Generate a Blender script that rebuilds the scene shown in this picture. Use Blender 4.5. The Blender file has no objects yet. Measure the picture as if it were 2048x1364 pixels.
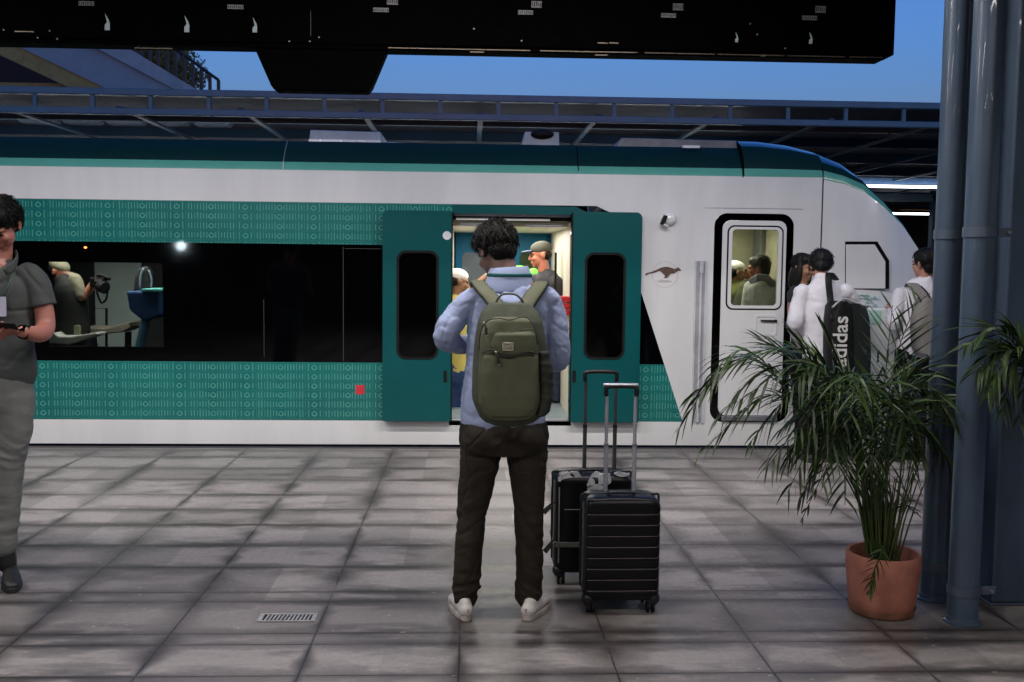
import bpy, bmesh, math, random
from mathutils import Vector, Matrix, noise, Euler
random.seed(7)
sc = bpy.context.scene
C = sc.collection
R = math.radians
# ---------------------------------------------------------------- camera
F = 1991.0
CAMP = Vector((0, 0, 1.62))
YAW, PITCH, ROLL = R(2.42), R(4.34), 0.0106
fwd = Vector((math.sin(YAW) * math.cos(PITCH), math.cos(YAW) * math.cos(PITCH), -math.sin(PITCH)))
r0 = Vector((math.cos(YAW), -math.sin(YAW), 0))
u0 = r0.cross(fwd)
rgt = r0 * math.cos(ROLL) + u0 * math.sin(ROLL)
upv = u0 * math.cos(ROLL) - r0 * math.sin(ROLL)
cam = bpy.data.cameras.new('camera'); co = bpy.data.objects.new('camera', cam); C.objects.link(co)
co.matrix_world = Matrix((( rgt.x, upv.x, -fwd.x, 0), (rgt.y, upv.y, -fwd.y, 0), (rgt.z, upv.z, -fwd.z, CAMP.z), (0, 0, 0, 1)))
cam.lens = 35.0; cam.sensor_width = 36.0; cam.clip_end = 2000
sc.camera = co
# ---------------------------------------------------------------- world
w = bpy.data.worlds.new('World'); sc.world = w; w.use_nodes = True
nt = w.node_tree; bg = nt.nodes['Background']
sky = nt.nodes.new('ShaderNodeTexSky'); sky.sky_type = 'NISHITA'; sky.sun_disc = False
sky.sun_elevation = R(-0.1); sky.sun_rotation = R(180); sky.ozone_density = 4.0; sky.air_density = 1.0; sky.dust_density = 1.0
nt.links.new(sky.outputs[0], bg.inputs[0]); bg.inputs[1].default_value = 0.15
sc.view_settings.view_transform = 'Standard'; sc.view_settings.look = 'None'
LK = 1 / 6.0                             # dusk: dim sky and lamps, long exposure
sc.view_settings.exposure = 3.0; sc.view_settings.gamma = 1.0
sc.cycles.use_denoising = True
sc.cycles.max_bounces = 6; sc.cycles.diffuse_bounces = 3; sc.cycles.glossy_bounces = 3
sc.cycles.sample_clamp_indirect = 4.0

def ray(px, py): return fwd * F + rgt * (px - 1024) - upv * (py - 682)
def W(px, py, Y):                      # the point at depth Y that shows at (px, py)
    d = ray(px, py); return CAMP + d * (Y / d.y)
def G(px, py, z=0.0):
    d = ray(px, py); return CAMP + d * ((z - CAMP.z) / d.z)

def area(name, loc, sx, sy, power, col, rot=(0, 0, 0), spread=180):
    l = bpy.data.lights.new(name, 'AREA'); l.shape = 'RECTANGLE'; l.size = sx; l.size_y = sy
    l.energy = power * LK; l.color = col; l.spread = R(spread)
    o = bpy.data.objects.new(name, l); C.objects.link(o); o.location = loc; o.rotation_euler = rot
    return o
# platform strip lamps fixed under the canopy (their housings are built below)
WARM = (1.0, 0.94, 0.915)
LAMPS = [(-7.5, 6.25, 3.72, 26), (-2.9, 6.25, 3.72, 41), (1.4, 6.25, 3.72, 40), (5.8, 6.25, 3.72, 15),
         (-4.6, 4.3, 3.72, 26), (0.0, 4.3, 3.72, 32), (-2.6, 1.0, 3.72, 36), (2.0, 0.6, 3.72, 24), (-1.5, -3.5, 3.72, 28), (4.2, -3.8, 3.72, 14)]
for k, (x, y, z, p) in enumerate(LAMPS):
    area('strip_lamp_light', (x, y, z - 0.03), 2.6, 0.16, p * 2.5, WARM)

# ---------------------------------------------------------------- node helpers
class S:                                # a socket with arithmetic
    def __init__(s, nt, o): s.nt, s.o = nt, o
    def op(s, f, b=None, c=None):
        n = s.nt.nodes.new('ShaderNodeMath'); n.operation = f
        for i, v in enumerate((s, b, c)):
            if v is None: continue
            if isinstance(v, S): s.nt.links.new(v.o, n.inputs[i])
            else: n.inputs[i].default_value = v
        return S(s.nt, n.outputs[0])
    def __add__(s, b): return s.op('ADD', b)
    def __sub__(s, b): return s.op('SUBTRACT', b)
    def __mul__(s, b): return s.op('MULTIPLY', b)
    def __truediv__(s, b): return s.op('DIVIDE', b)
    def lt(s, b): return s.op('LESS_THAN', b)
    def gt(s, b): return s.op('GREATER_THAN', b)
    def abs(s): return s.op('ABSOLUTE')
    def min(s, b): return s.op('MINIMUM', b)
    def max(s, b): return s.op('MAXIMUM', b)
    def fract(s): return s.op('FRACT')
    def floor(s): return s.op('FLOOR')
    def step(s, a, b):                  # smoothstep
        n = s.nt.nodes.new('ShaderNodeMapRange'); n.interpolation_type = 'SMOOTHSTEP'
        s.nt.links.new(s.o, n.inputs[0]); n.inputs[1].default_value = a; n.inputs[2].default_value = b
        return S(s.nt, n.outputs[0])
def newmat(name):
    m = bpy.data.materials.new(name); m.use_nodes = True
    return m, m.node_tree, m.node_tree.nodes['Principled BSDF']
def coords(nt):
    g = nt.nodes.new('ShaderNodeNewGeometry'); s = nt.nodes.new('ShaderNodeSeparateXYZ')
    nt.links.new(g.outputs['Position'], s.inputs[0])
    return [S(nt, s.outputs[i]) for i in range(3)]
def vec(nt, x, y, z):
    n = nt.nodes.new('ShaderNodeCombineXYZ')
    for i, v in enumerate((x, y, z)):
        if isinstance(v, S): nt.links.new(v.o, n.inputs[i])
        else: n.inputs[i].default_value = v
    return n.outputs[0]
def nz(nt, v, scale, detail=4, rough=.6):
    n = nt.nodes.new('ShaderNodeTexNoise'); n.inputs['Scale'].default_value = scale
    n.inputs['Detail'].default_value = detail; n.inputs['Roughness'].default_value = rough
    if v is not None: nt.links.new(v, n.inputs['Vector'])
    return S(nt, n.outputs['Fac'])
def mixc(nt, f, a, b):
    n = nt.nodes.new('ShaderNodeMix'); n.data_type = 'RGBA'
    if isinstance(f, S): nt.links.new(f.o, n.inputs[0])
    else: n.inputs[0].default_value = f
    for i, v in ((6, a), (7, b)):
        if isinstance(v, tuple): n.inputs[i].default_value = (*v, 1)
        else: nt.links.new(v, n.inputs[i])
    return n.outputs[2]
def bump(nt, bs, h, strength=.3, dist=.01):
    b = nt.nodes.new('ShaderNodeBump'); b.inputs['Strength'].default_value = strength; b.inputs['Distance'].default_value = dist
    nt.links.new(h.o, b.inputs['Height']); nt.links.new(b.outputs[0], bs.inputs['Normal'])
_M = {}
def M(name, col, rough=.5, metal=0., var=.15, vs=6., bs=0., bscale=120., coat=0., stretch=(1, 1, 1), sheen=0., spec=.5, emit=None):
    if name in _M: return _M[name]
    m, nt, b = newmat(name)
    tc = nt.nodes.new('ShaderNodeTexCoord'); mp = nt.nodes.new('ShaderNodeMapping')
    nt.links.new(tc.outputs['Object'], mp.inputs[0]); mp.inputs['Scale'].default_value = stretch
    n = nz(nt, mp.outputs[0], vs)
    dk = tuple(c * (1 - var) for c in col); lt = tuple(min(1, c * (1 + var)) for c in col)
    nt.links.new(mixc(nt, n.step(.25, .75), dk, lt), b.inputs['Base Color'])
    b.inputs['Roughness'].default_value = rough; b.inputs['Metallic'].default_value = metal
    rv = .25 if var >= .09 else .05
    r = nz(nt, mp.outputs[0], vs * 3) * rv + (rough - rv / 2)
    nt.links.new(r.max(.03).o, b.inputs['Roughness'])
    b.inputs['Coat Weight'].default_value = coat; b.inputs['Sheen Weight'].default_value = sheen
    b.inputs['Specular IOR Level'].default_value = spec
    if bs: bump(nt, b, nz(nt, mp.outputs[0], bscale, 3), bs, .004)
    if emit: b.inputs['Emission Color'].default_value = (*emit[0], 1); b.inputs['Emission Strength'].default_value = emit[1] * LK
    _M[name] = m
    return m
# ---------------------------------------------------------------- geometry helpers
def wl(o):
    v = Vector((0, 0, 0))
    while o: v += o.location; o = o.parent
    return v
def catmull(P, n):
    P = [Vector(p) for p in P]; out = []
    if len(P) == 2: return [P[0].lerp(P[1], i / n) for i in range(n + 1)]
    Q = [P[0] * 2 - P[1]] + P + [P[-1] * 2 - P[-2]]
    for i in range(len(P) - 1):
        a, b, c, d = Q[i:i + 4]
        for k in range(n):
            t = k / n
            out.append(.5 * ((2 * b) + (c - a) * t + (2 * a - 5 * b + 4 * c - d) * t * t + (3 * b - a - 3 * c + d) * t ** 3))
    out.append(P[-1]); return out
def rrect(x0, x1, z0, z1, r, n=6):
    if not isinstance(r, tuple): r = (r,) * 4      # corners: right-top, left-top, left-bottom, right-bottom
    pts = []
    for (cx, cz, a0, q) in ((x1 - r[0], z1 - r[0], 0, r[0]), (x0 + r[1], z1 - r[1], 90, r[1]), (x0 + r[2], z0 + r[2], 180, r[2]), (x1 - r[3], z0 + r[3], 270, r[3])):
        for k in range(n + 1):
            a = R(a0 + 90 * k / n); pts.append((cx + q * math.cos(a), cz + q * math.sin(a)))
    return pts
class MB:
    def __init__(s): s.bm = bmesh.new()
    def face(s, vs, mi=0):
        try: f = s.bm.faces.new(vs); f.material_index = mi; return f
        except ValueError: return None
    def box(s, x0, x1, y0, y1, z0, z1, mi=0):
        v = [s.bm.verts.new((x, y, z)) for z in (z0, z1) for y in (y0, y1) for x in (x0, x1)]
        for q in ((0, 2, 3, 1), (4, 5, 7, 6), (0, 1, 5, 4), (2, 6, 7, 3), (0, 4, 6, 2), (1, 3, 7, 5)): s.face([v[i] for i in q], mi)
        return s
    def obox(s, c, size, rot=None):      # oriented box
        m = Matrix.Translation(Vector(c)) @ (rot.to_4x4() if rot else Matrix())
        v = [s.bm.verts.new(m @ Vector((x * size[0] / 2, y * size[1] / 2, z * size[2] / 2))) for z in (-1, 1) for y in (-1, 1) for x in (-1, 1)]
        for q in ((0, 2, 3, 1), (4, 5, 7, 6), (0, 1, 5, 4), (2, 6, 7, 3), (0, 4, 6, 2), (1, 3, 7, 5)): s.face([v[i] for i in q])
        return s
    def prism(s, pts, y0, y1, axis='y'):
        mk = (lambda p, t: (p[0], t, p[1])) if axis == 'y' else ((lambda p, t: (p[0], p[1], t)) if axis == 'z' else (lambda p, t: (t, p[0], p[1])))
        a = [s.bm.verts.new(mk(p, y0)) for p in pts]; b = [s.bm.verts.new(mk(p, y1)) for p in pts]
        s.face(a); s.face(b[::-1]); n = len(pts)
        for i in range(n): s.face([a[i], b[i], b[(i + 1) % n], a[(i + 1) % n]])
        return s
    def ring(s, out, inn, y0, y1):
        n = len(out); L = [[s.bm.verts.new((p[0], y, p[1])) for p in q] for q in (out, inn) for y in (y0, y1)]
        of, ob, jf, jb = L
        for i in range(n):
            j = (i + 1) % n
            s.face([of[i], of[j], jf[j], jf[i]]); s.face([ob[i], jb[i], jb[j], ob[j]])
            s.face([of[i], ob[i], ob[j], of[j]]); s.face([jf[i], jf[j], jb[j], jb[i]])
        return s
    def rings(s, L, cap=True):
        V = [[s.bm.verts.new(p) for p in r] for r in L]; n = len(L[0])
        for a, b in zip(V, V[1:]):
            for i in range(n): s.face([a[i], a[(i + 1) % n], b[(i + 1) % n], b[i]])
        if cap: s.face(V[0][::-1]); s.face(V[-1])
        return s
    def tube(s, pts, r, n=10, sub=0, ref=None, round_=False):
        """r: number, or list of numbers / (a, b) pairs per point; ref: direction of the a axis"""
        P = [Vector(p) for p in pts]
        rr = r if isinstance(r, (list, tuple)) else [r] * len(P)
        rr = [(q, q) if not isinstance(q, (tuple, list)) else q for q in rr]
        if sub:
            RR = catmull([Vector((q[0], q[1], 0)) for q in rr], sub); P = catmull(P, sub); rr = [(max(.0005, q.x), max(.0005, q.y)) for q in RR]
        L = []; prev = Vector(ref) if ref else None
        for i, p in enumerate(P):
            t = (P[min(i + 1, len(P) - 1)] - P[max(i - 1, 0)]).normalized()
            if prev is None: prev = Vector((1, 0, 0)) if abs(t.x) < .8 else Vector((0, 1, 0))
            a = (prev - t * prev.dot(t)).normalized()
            if not ref: prev = a
            b = t.cross(a); ra, rb = rr[i]
            mk = lambda c, k: [c + a * (ra * k * math.cos(2 * math.pi * j / n)) + b * (rb * k * math.sin(2 * math.pi * j / n)) for j in range(n)]
            if round_ and i == 0:
                for q in (80, 60, 40, 20): L.append(mk(p - t * (min(ra, rb) * math.sin(R(q))), math.cos(R(q))))
            L.append(mk(p, 1))
            if round_ and i == len(P) - 1:
                for q in (20, 40, 60, 80): L.append(mk(p + t * (min(ra, rb) * math.sin(R(q))), math.cos(R(q))))
        return s.rings(L)
    def limb(s, pts, r, n=18, sub=5, ref=None): return s.tube(pts, r, n, sub, ref, True)
    def ell(s, c, r, rot=None, u=20, v=12):
        m = Matrix.Translation(Vector(c)) @ (rot.to_4x4() if rot else Matrix()) @ Matrix.Diagonal((*r, 1))
        bmesh.ops.create_uvsphere(s.bm, u_segments=u, v_segments=v, radius=1, matrix=m)
        return s
    def hloft(s, L, n=32, p=2.0, cap=True):
        """rings (cx, cy, z, rx, ry)"""
        out = []
        for (cx, cy, z, rx, ry) in L:
            q = []
            for j in range(n):
                a = 2 * math.pi * j / n; c, d = math.cos(a), math.sin(a)
                q.append(Vector((cx + rx * math.copysign(abs(c) ** (2 / p), c), cy + ry * math.copysign(abs(d) ** (2 / p), d), z)))
            out.append(q)
        return s.rings(out, cap)
    def lathe(s, prof, c, n=40):
        L = [[Vector((c[0] + r * math.cos(2 * math.pi * j / n), c[1] + r * math.sin(2 * math.pi * j / n), c[2] + z)) for j in range(n)] for (r, z) in prof]
        return s.rings(L)
    def mesh(s, name, mats, parent=None):
        bmesh.ops.recalc_face_normals(s.bm, faces=s.bm.faces)
        me = bpy.data.meshes.new(name); s.bm.to_mesh(me); s.bm.free()
        for m in (mats if isinstance(mats, (list, tuple)) else [mats]): me.materials.append(m)
        return me
    def build(s, name, mats, parent=None, smooth=False, bev=0., seg=2, kind=None, keep=False, origin=None):
        if keep: me = bpy.data.meshes.new(name); s.bm.to_mesh(me); s.bm.free(); [me.materials.append(m) for m in (mats if isinstance(mats, (list, tuple)) else [mats])]
        else: me = s.mesh(name, mats)
        return link(me, name, parent, smooth, bev, seg, kind, origin)
def link(me, name, parent=None, smooth=False, bev=0., seg=2, kind=None, origin=None):
    o = bpy.data.objects.new(name, me); C.objects.link(o)
    if parent:
        o.parent = parent; me.transform(Matrix.Translation(-wl(parent)))
    elif origin is not None:
        me.transform(Matrix.Translation(-Vector(origin))); o.location = origin
    if smooth:
        for f in me.polygons: f.use_smooth = True
        if smooth != 'all' :
            try: me.set_sharp_from_angle(angle=R(smooth if smooth is not True else 40))
            except Exception: pass
    if bev:
        b = o.modifiers.new('bevel', 'BEVEL'); b.width = bev; b.segments = seg; b.limit_method = 'ANGLE'; b.angle_limit = R(35)
        b.harden_normals = False
    if kind: o['kind'] = kind
    return o
def thing(name, label, cat, loc=(0, 0, 0), group=None):
    o = bpy.data.objects.new(name, None); C.objects.link(o); o.location = loc; o.empty_display_size = .1
    o['label'] = label; o['category'] = cat
    if group: o['group'] = group
    return o
def tag(o, label, cat, group=None):
    o['label'] = label; o['category'] = cat
    if group: o['group'] = group
    return o
def fuse(mb, name, mat, parent, voxel=.006, smooth=4, disp=None, origin=None):
    """one continuous skin from overlapping closed pieces"""
    me = mb.mesh(name + '_src', [mat])
    t = bpy.data.objects.new('tmp', me); C.objects.link(t)
    r = t.modifiers.new('r', 'REMESH'); r.mode = 'VOXEL'; r.voxel_size = voxel; r.adaptivity = 0
    if smooth: q = t.modifiers.new('s', 'SMOOTH'); q.iterations = smooth; q.factor = .5
    dg = bpy.context.evaluated_depsgraph_get(); dg.update()
    new = bpy.data.meshes.new_from_object(t.evaluated_get(dg)); new.name = name
    bpy.data.objects.remove(t); bpy.data.meshes.remove(me)
    if disp:
        ns = [v.normal.copy() for v in new.vertices]
        for v, nn in zip(new.vertices, ns): v.co += nn * disp(v.co, nn)
    if not new.materials: new.materials.append(mat)
    for f in new.polygons: f.use_smooth = True; f.material_index = 0
    return link(new, name, parent, 'all', origin=origin)
def crease(p, s, amp, seed=0, st=(1, 1, 1)):   # thin sharp valleys of crumpled cloth
    q = Vector((p.x * st[0], p.y * st[1], p.z * st[2])); q += noise.noise_vector(q * 7 + Vector((seed, 0, 0))) * .03
    a = abs(noise.noise(q * s + Vector((seed, seed, 0)))); return -amp * max(0, 1 - a * 7)
def fold(p, sx, sy, sz, amp, seed=0):      # ridged cloth folds
    wv = noise.noise_vector(Vector((p.x * 5 + seed, p.y * 5, p.z * 5))) * .035; wv.z *= 1.3; p = p + wv + Vector((0, 0, .25 * (p.x + seed * .01)))
    a = noise.noise(Vector((p.x * sx + seed, p.y * sy, p.z * sz)))
    b = noise.noise(Vector((p.x * sx * 2.1 + seed + 9, p.y * sy * 2.1, p.z * sz * 2.1)))
    return amp * ((1 - 2 * abs(a)) ** 1 - .55 + .45 * (1 - 2 * abs(b) - .5))
# ---------------------------------------------------------------- materials
WHITE = M('white_paint', (.64, .645, .645), .22, coat=.4, var=.055, vs=1.3, stretch=(2.5, 1, .6))
MINT = M('mint_paint', (.075, .30, .22), .25, coat=.3, var=.04)
TEALD = M('dark_teal_paint', (.001, .019, .020), .55, var=.05, spec=.12)
TEALSKY = M('teal_sky_tint_paint', (.006, .075, .17), .2, coat=.8, var=.05)  # blue sky reflection of the nose top mixed into the teal base colour
TEAL = M('door_teal_paint', (.001, .072, .076), .32, coat=.12, var=.06, vs=2, spec=.3)
BLACKG = M('black_glass', (.0006, .0007, .001), .05, var=.05, spec=.35)
BLACK = M('black_rubber', (.003, .003, .003), .65, spec=.25)
SEAM = M('seam_black', (.002, .002, .002), .7, spec=.1)
GREYM = M('grey_metal', (.30, .31, .33), .35, metal=.6)
LGREY = M('light_grey_plastic', (.50, .52, .56), .4)
CREAM = M('cream_wall', (.60, .56, .47), .5, var=.04)
BLUEW = M('blue_wall', (.001, .085, .17), .5, var=.08, spec=.2)
BLUEPIPE = M('blue_grey_paint', (.052, .078, .118), .33, coat=.25, var=.16, vs=3, stretch=(3, 3, .6), bs=.12, bscale=60, spec=.35)
ORANGEP = M('terracotta', (.35, .135, .095), .7, var=.2, vs=7, bs=.2, bscale=90, spec=.3)

def pattern_mat():
    m, nt, b = newmat('embossed_teal_pattern'); x, y, z = coords(nt)
    per = 66.6 * 9.0 / F; x0 = W(81, 600, 9).x; rowh = 18.6 * 9.0 / F; z0 = W(700, 841, 9).z + .02
    u = ((x - x0) / per + 100.0); uf = u.fract(); v = (z - z0) / rowh + 20.0; vf = v.fract()
    cx = (uf - 0.5).abs()                                   # 0.5 = half way between rings
    du = (cx * -1.0 + .5) * per; dv = (vf - .5) * rowh
    asym = dv.max(0.) * .55                                 # drop shape: narrower above
    r = ((du + asym) * (du + asym) + dv * dv).op('SQRT')
    ring = ((r - .0215).abs() * -1.0 + .0075).step(0., .0035)
    tick = (x / .0262).fract(); tk = ((tick - .5).abs() * -1.0 + .24).step(0., .12)
    h = nz(nt, vec(nt, (x / .0262).floor() * 7.31, v.floor() * 3.7, 0.), 1.7, 1)
    tall = ((vf - .5).abs() - (h * .42 + .12)).lt(0.)
    nr = du.gt(.034); cell = ((u * 4.0).fract() - .5).abs().lt(.44)
    line = ((vf - .5).abs()).gt(.47)
    f = (ring.max(tk * tall * nr * cell)).max(line * .25)
    wash = nz(nt, vec(nt, x * 1., y, z * 2.), 1.2, 3)
    f = f * (nz(nt, vec(nt, x, 0., z), 9., 2) * .9 + .3)
    base = mixc(nt, wash.step(.3, .7), (.004, .120, .112), (.008, .150, .135))
    nt.links.new(mixc(nt, f * .62, base, (.12, .42, .35)), b.inputs['Base Color'])
    b.inputs['Roughness'].default_value = .27; b.inputs['Coat Weight'].default_value = .25
    bump(nt, b, f, .25, .002)
    return m
PATTERN = pattern_mat()

def floor_mat():
    m, nt, b = newmat('stained_stone_paving'); x, y, z = coords(nt)
    xl = G(917, 1364).x; per = .632
    wob = (nz(nt, vec(nt, x, y, 0.), 9., 3) - .5) * .006
    uf = ((x + wob - xl) / per + 100.5); ud = ((uf.fract() - .5).abs()) * per         # distance to a column joint
    rows = [-.4, .02, .45, .87, 1.3, 1.72, 2.15, 2.58, 3.0, 3.42, 3.84] + [G(300, q).y for q in (1290.5, 1268.5, 1204, 1185, 1135, 1091, 1050, 1019, 989.4, 959.8, 935.8, 914)] + [8.62]
    rd = None; rid = None
    for q in rows:
        d = (y + wob - q).abs(); rd = d if rd is None else rd.min(d)
        g = y.gt(q); rid = g if rid is None else rid + g
    wn = nt.nodes.new('ShaderNodeTexWhiteNoise'); nt.links.new(vec(nt, uf.floor(), rid, 0.), wn.inputs['Vector'])
    tile = S(nt, wn.outputs['Value'])
    n1 = nz(nt, vec(nt, x * .9, y * 1.5, 0.), 1.6, 5); n2 = nz(nt, vec(nt, x * 1.2, y * 4., 3.), 2.3, 5, .65)
    n3 = nz(nt, vec(nt, x, y, 7.), 30., 5, .7); n4 = nz(nt, vec(nt, x * .8, y * 1.6, 21.), 1.1, 3)
    fine = nz(nt, vec(nt, x, y, 11.), 170., 2)
    base = mixc(nt, tile * .6 + n1 * .4, (.115, .104, .100), (.310, .285, .275))
    base = mixc(nt, (n3.step(.35, .75)) * .35, base, (.125, .115, .113))
    base = mixc(nt, fine.step(.45, .8) * .25, base, (.30, .275, .265))
    # dirt gathered along the joints, wide and uneven
    reach = (n2.step(.30, .70)) * .19 + .03
    soil = ((rd / reach) * -1.0 + 1.0).max(0.).op('POWER', 1.1)
    reach2 = (n4.step(.36, .68)) * .20 + .02
    soil2 = ((ud / reach2) * -1.0 + 1.0).max(0.).op('POWER', 1.1)
    patch = nz(nt, vec(nt, x * .7, y * 1.9, 5.), 1.5, 5, .6).step(.55, .72)
    big = nz(nt, vec(nt, x * .45, y * .6, 31.), 1.3, 3, .5).step(.40, .60)
    dirt = ((soil * (big * .42 + .58)).max(soil2 * (n1.step(.35, .6) * .5 + .5))).max(patch * .68)
    base = mixc(nt, dirt.min(.88), base, (.028, .022, .020))
    spk = nz(nt, vec(nt, x * 1., y * 1.8, 2.), 26., 2, .4).gt(.735)
    base = mixc(nt, spk * .5, base, (.46, .43, .40))
    joint = (rd.lt(.004)).max(ud.lt(.0034)) * (nz(nt, vec(nt, x, y, 4.), 3., 2).step(.30, .45))
    base = mixc(nt, joint * .85, base, (.018, .015, .014))
    nt.links.new(base, b.inputs['Base Color'])
    nt.links.new((dirt * -.15 + .50 + (n3 - .5) * .25).o, b.inputs['Roughness'])
    b.inputs['Specular IOR Level'].default_value = .45
    hh = (joint * -1.0) + n3 * .25 + fine * .12
    bump(nt, b, hh, .35, .006)
    return m

def clear_glass(name, tint=(.75, .82, .8), gl=.1):
    m = bpy.data.materials.new(name); m.use_nodes = True; nt = m.node_tree; nt.nodes.clear()
    o = nt.nodes.new('ShaderNodeOutputMaterial'); t = nt.nodes.new('ShaderNodeBsdfTransparent'); g = nt.nodes.new('ShaderNodeBsdfGlossy'); x = nt.nodes.new('ShaderNodeMixShader')
    t.inputs[0].default_value = (*tint, 1); g.inputs['Roughness'].default_value = .03; x.inputs[0].default_value = gl
    nt.links.new(t.outputs[0], x.inputs[1]); nt.links.new(g.outputs[0], x.inputs[2]); nt.links.new(x.outputs[0], o.inputs[0])
    return m
GLASS = clear_glass('clear_glass', (.72, .74, .70)); TINT = clear_glass('tinted_glass', (.56, .575, .565), .05)

# ---------------------------------------------------------------- ground, platform
EDGE = G(1000, 897.5).y
mb = MB(); mb.bm.faces.new([mb.bm.verts.new(p) for p in ((-400, -60, -1.35), (400, -60, -1.35), (400, 900, -1.35), (-400, 900, -1.35))])
mb.build('ground', M('ballast_ground', (.05, .048, .045), .9, var=.5, vs=30, bs=.5), kind='structure')
mb = MB(); mb.box(-16, 14, -9, EDGE, -1.3, 0)
mb.build('platform_floor', floor_mat(), bev=.012, kind='structure')
mb = MB(); mb.box(-16, 14, EDGE + .002, 8.985, -.5, -.035); mb.build('gap_shade_strip', M('gap_shade_brown', (.045, .038, .036), .8, var=.3, vs=4), kind='structure')  # strip added over the open gap; its brown stands in for shade
mb = MB(); mb.box(-16, 14, 8.99, 12.2, -1.346, -.95)
mb.build('track_bed', M('track_bed_ballast', (.03, .028, .026), .9, var=.5, vs=20), kind='structure')
mb = MB(); mb.box(-30, 30, 16.2, 46, -1.3, -.1)
mb.build('far_platform', M('far_platform_concrete', (.10, .10, .105), .8, var=.3, vs=1), kind='structure')
mb = MB(); mb.box(-16, 14, -9, 6.45, 3.80, 3.95)
for k in range(7): mb.box(-15.9 + k * 4.8, -15.75 + k * 4.8, -9, 6.4, 3.6, 3.797)
ceil_ = mb.build('ceiling', M('dark_soffit', (.035, .035, .04), .6), kind='structure')
mb = MB(); mb.box(-16, 14, -9.4, -9.01, -1.3, 3.95)
for k in range(7): mb.box(-15.5 + k * 4.4, -15.1 + k * 4.4, -9.0, -8.8, .001, 3.59)
mb.build('wall', M('sky_block_wall', (.03, .032, .036), .7, var=.3, vs=1), kind='structure')  # unseen wall added to keep the orange sky out of window reflections
for (x, y, z, p) in LAMPS:
    mb = MB(); mb.box(x - 1.35, x + 1.35, y - .11, y + .11, z + .0, z + .078); mb.box(x - 1.35, x + 1.35, y - .11, y - .095, z - .045, z - .001); mb.box(x - 1.35, x + 1.35, y + .095, y + .11, z - .045, z - .001)
    mb.build('strip_lamp', GREYM, ceil_)

# drain grate set into the paving
gr = [G(521, 1229), G(631, 1229), G(629, 1245), G(513, 1245)]
gx0, gx1, gy0, gy1 = gr[3].x, gr[2].x, gr[3].y, gr[0].y
t = thing('drain_grate', 'small steel drain grate with slanted bars set in the paving', 'drain grate', ((gx0 + gx1) / 2, (gy0 + gy1) / 2, 0))
mb = MB(); mb.box(gx0, gx1, gy0, gy1, .001, .0025); mb.build('grate_pan', M('drain_black', (.004, .004, .004), .8), t)
mb = MB(); mb.box(gx0, gx1, gy0, gy0 + .012, .0026, .006); mb.box(gx0, gx1, gy1 - .012, gy1, .0026, .006); mb.box(gx0, gx0 + .02, gy0 + .012, gy1 - .012, .0026, .006); mb.box(gx1 - .02, gx1, gy0 + .012, gy1 - .012, .0026, .006)
for k in range(12):
    x = gx0 + .035 + k * (gx1 - gx0 - .07) / 11
    mb.prism([(x - .005, gy0 + .012), (x + .003, gy0 + .012), (x + .008, gy1 - .012), (x, gy1 - .012)], .0026, .0058, 'z')
mb.build('bars', M('worn_steel', (.42, .40, .39), .45, metal=.5, var=.3, vs=40), t)

# ---------------------------------------------------------------- train
YT = 9.0
def Z(y, Y=YT): return W(700, y, Y).z
def X(px, y=600, Y=YT): return W(px, y, Y).x
def Wp(px, py, Y=YT): p = W(px, py, Y); return (p.x, p.z)
XL = -9.5; XN = X(1638)
zs0, zs1, zw0, zw1, zp1, zm0, zd0 = Z(888.5), Z(841), Z(725), Z(489), Z(405.5), Z(341.5), Z(325)
train = thing('train', 'white and teal passenger train standing at the platform with its doors open', 'train', (X(1000), 10.4, -.9))
B = .05
xd0, xd1 = X(905), X(1140); zdt, zdb = Z(424), Z(841)
def slant(z):                                      # white / teal boundary right of the door
    a, b = Wp(1280, 578), Wp(1365, 843); return a[0] + (b[0] - a[0]) * (z - a[1]) / (b[1] - a[1])
cx0, cx1, cz0, cz1 = X(1425), X(1583), Wp(1500, 845)[1], Wp(1500, 427)[1]
mb = MB()
mb.box(XL, XN, YT, YT + B, zs0, zs1)                                            # skirt
mb.box(XL, XN, YT, YT + B, zp1, zm0)                                            # white waist above the pattern
mb.prism([(slant(zs1), zs1), (cx0, zs1), (cx0, zp1), (X(1190), zp1), (slant(zdt), zdt)], YT, YT + B)
mb.box(cx1, XN, YT, YT + B, zs1, zp1); mb.box(cx0, cx1, YT, YT + B, cz1, zp1)
seal = rrect(cx0, cx1, zs1 + .002, cz1, .115, 8)
mb.ring(rrect(cx0, cx1, zs1, cz1, .001, 8), seal, YT, YT + B)
mb.build('side_panel', WHITE, train, bev=.003)
mb = MB(); mb.box(XL, xd0, YT, YT + B, zs1, zw0); mb.prism([(xd1, zs1), (slant(zs1), zs1), (slant(zw0), zw0), (xd1, zw0)], YT, YT + B)
mb.build('lower_pattern_band', PATTERN, train)
mb = MB(); mb.box(XL, xd0, YT, YT + B, zw1, zp1)
mb.build('upper_pattern_band', PATTERN, train)
wx0, wx1 = X(92), X(326); wz0, wz1 = Z(697), Z(530)
mb = MB(); mb.box(XL, wx0, YT, YT + B, zw0, zw1); mb.box(wx1, xd0, YT, YT + B, zw0, zw1); mb.box(wx0, wx1, YT, YT + B, zw0, wz0); mb.box(wx0, wx1, YT, YT + B, wz1, zw1)
mb.prism([(xd1, zw0), (slant(zw0), zw0), (slant(zdt), zdt), (xd1, zdt)], YT, YT + B)
wb = mb.build('window_band', BLACKG, train)
mb = MB(); mb.box(wx0, wx1, YT + .015, YT + .02, wz0, wz1); mb.build('pane', TINT, wb)
for q_ in ((686, 687.3, 722, 494), (527, 528, 715, 600), (690, 763, 497.5, 496.5)): MB().box(X(q_[0]), X(q_[1]), YT - .002, YT - .0005, Z(q_[2]), Z(q_[3])).build('pane_joint', M('joint_grey', (.03, .032, .035), .6), wb)
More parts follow.
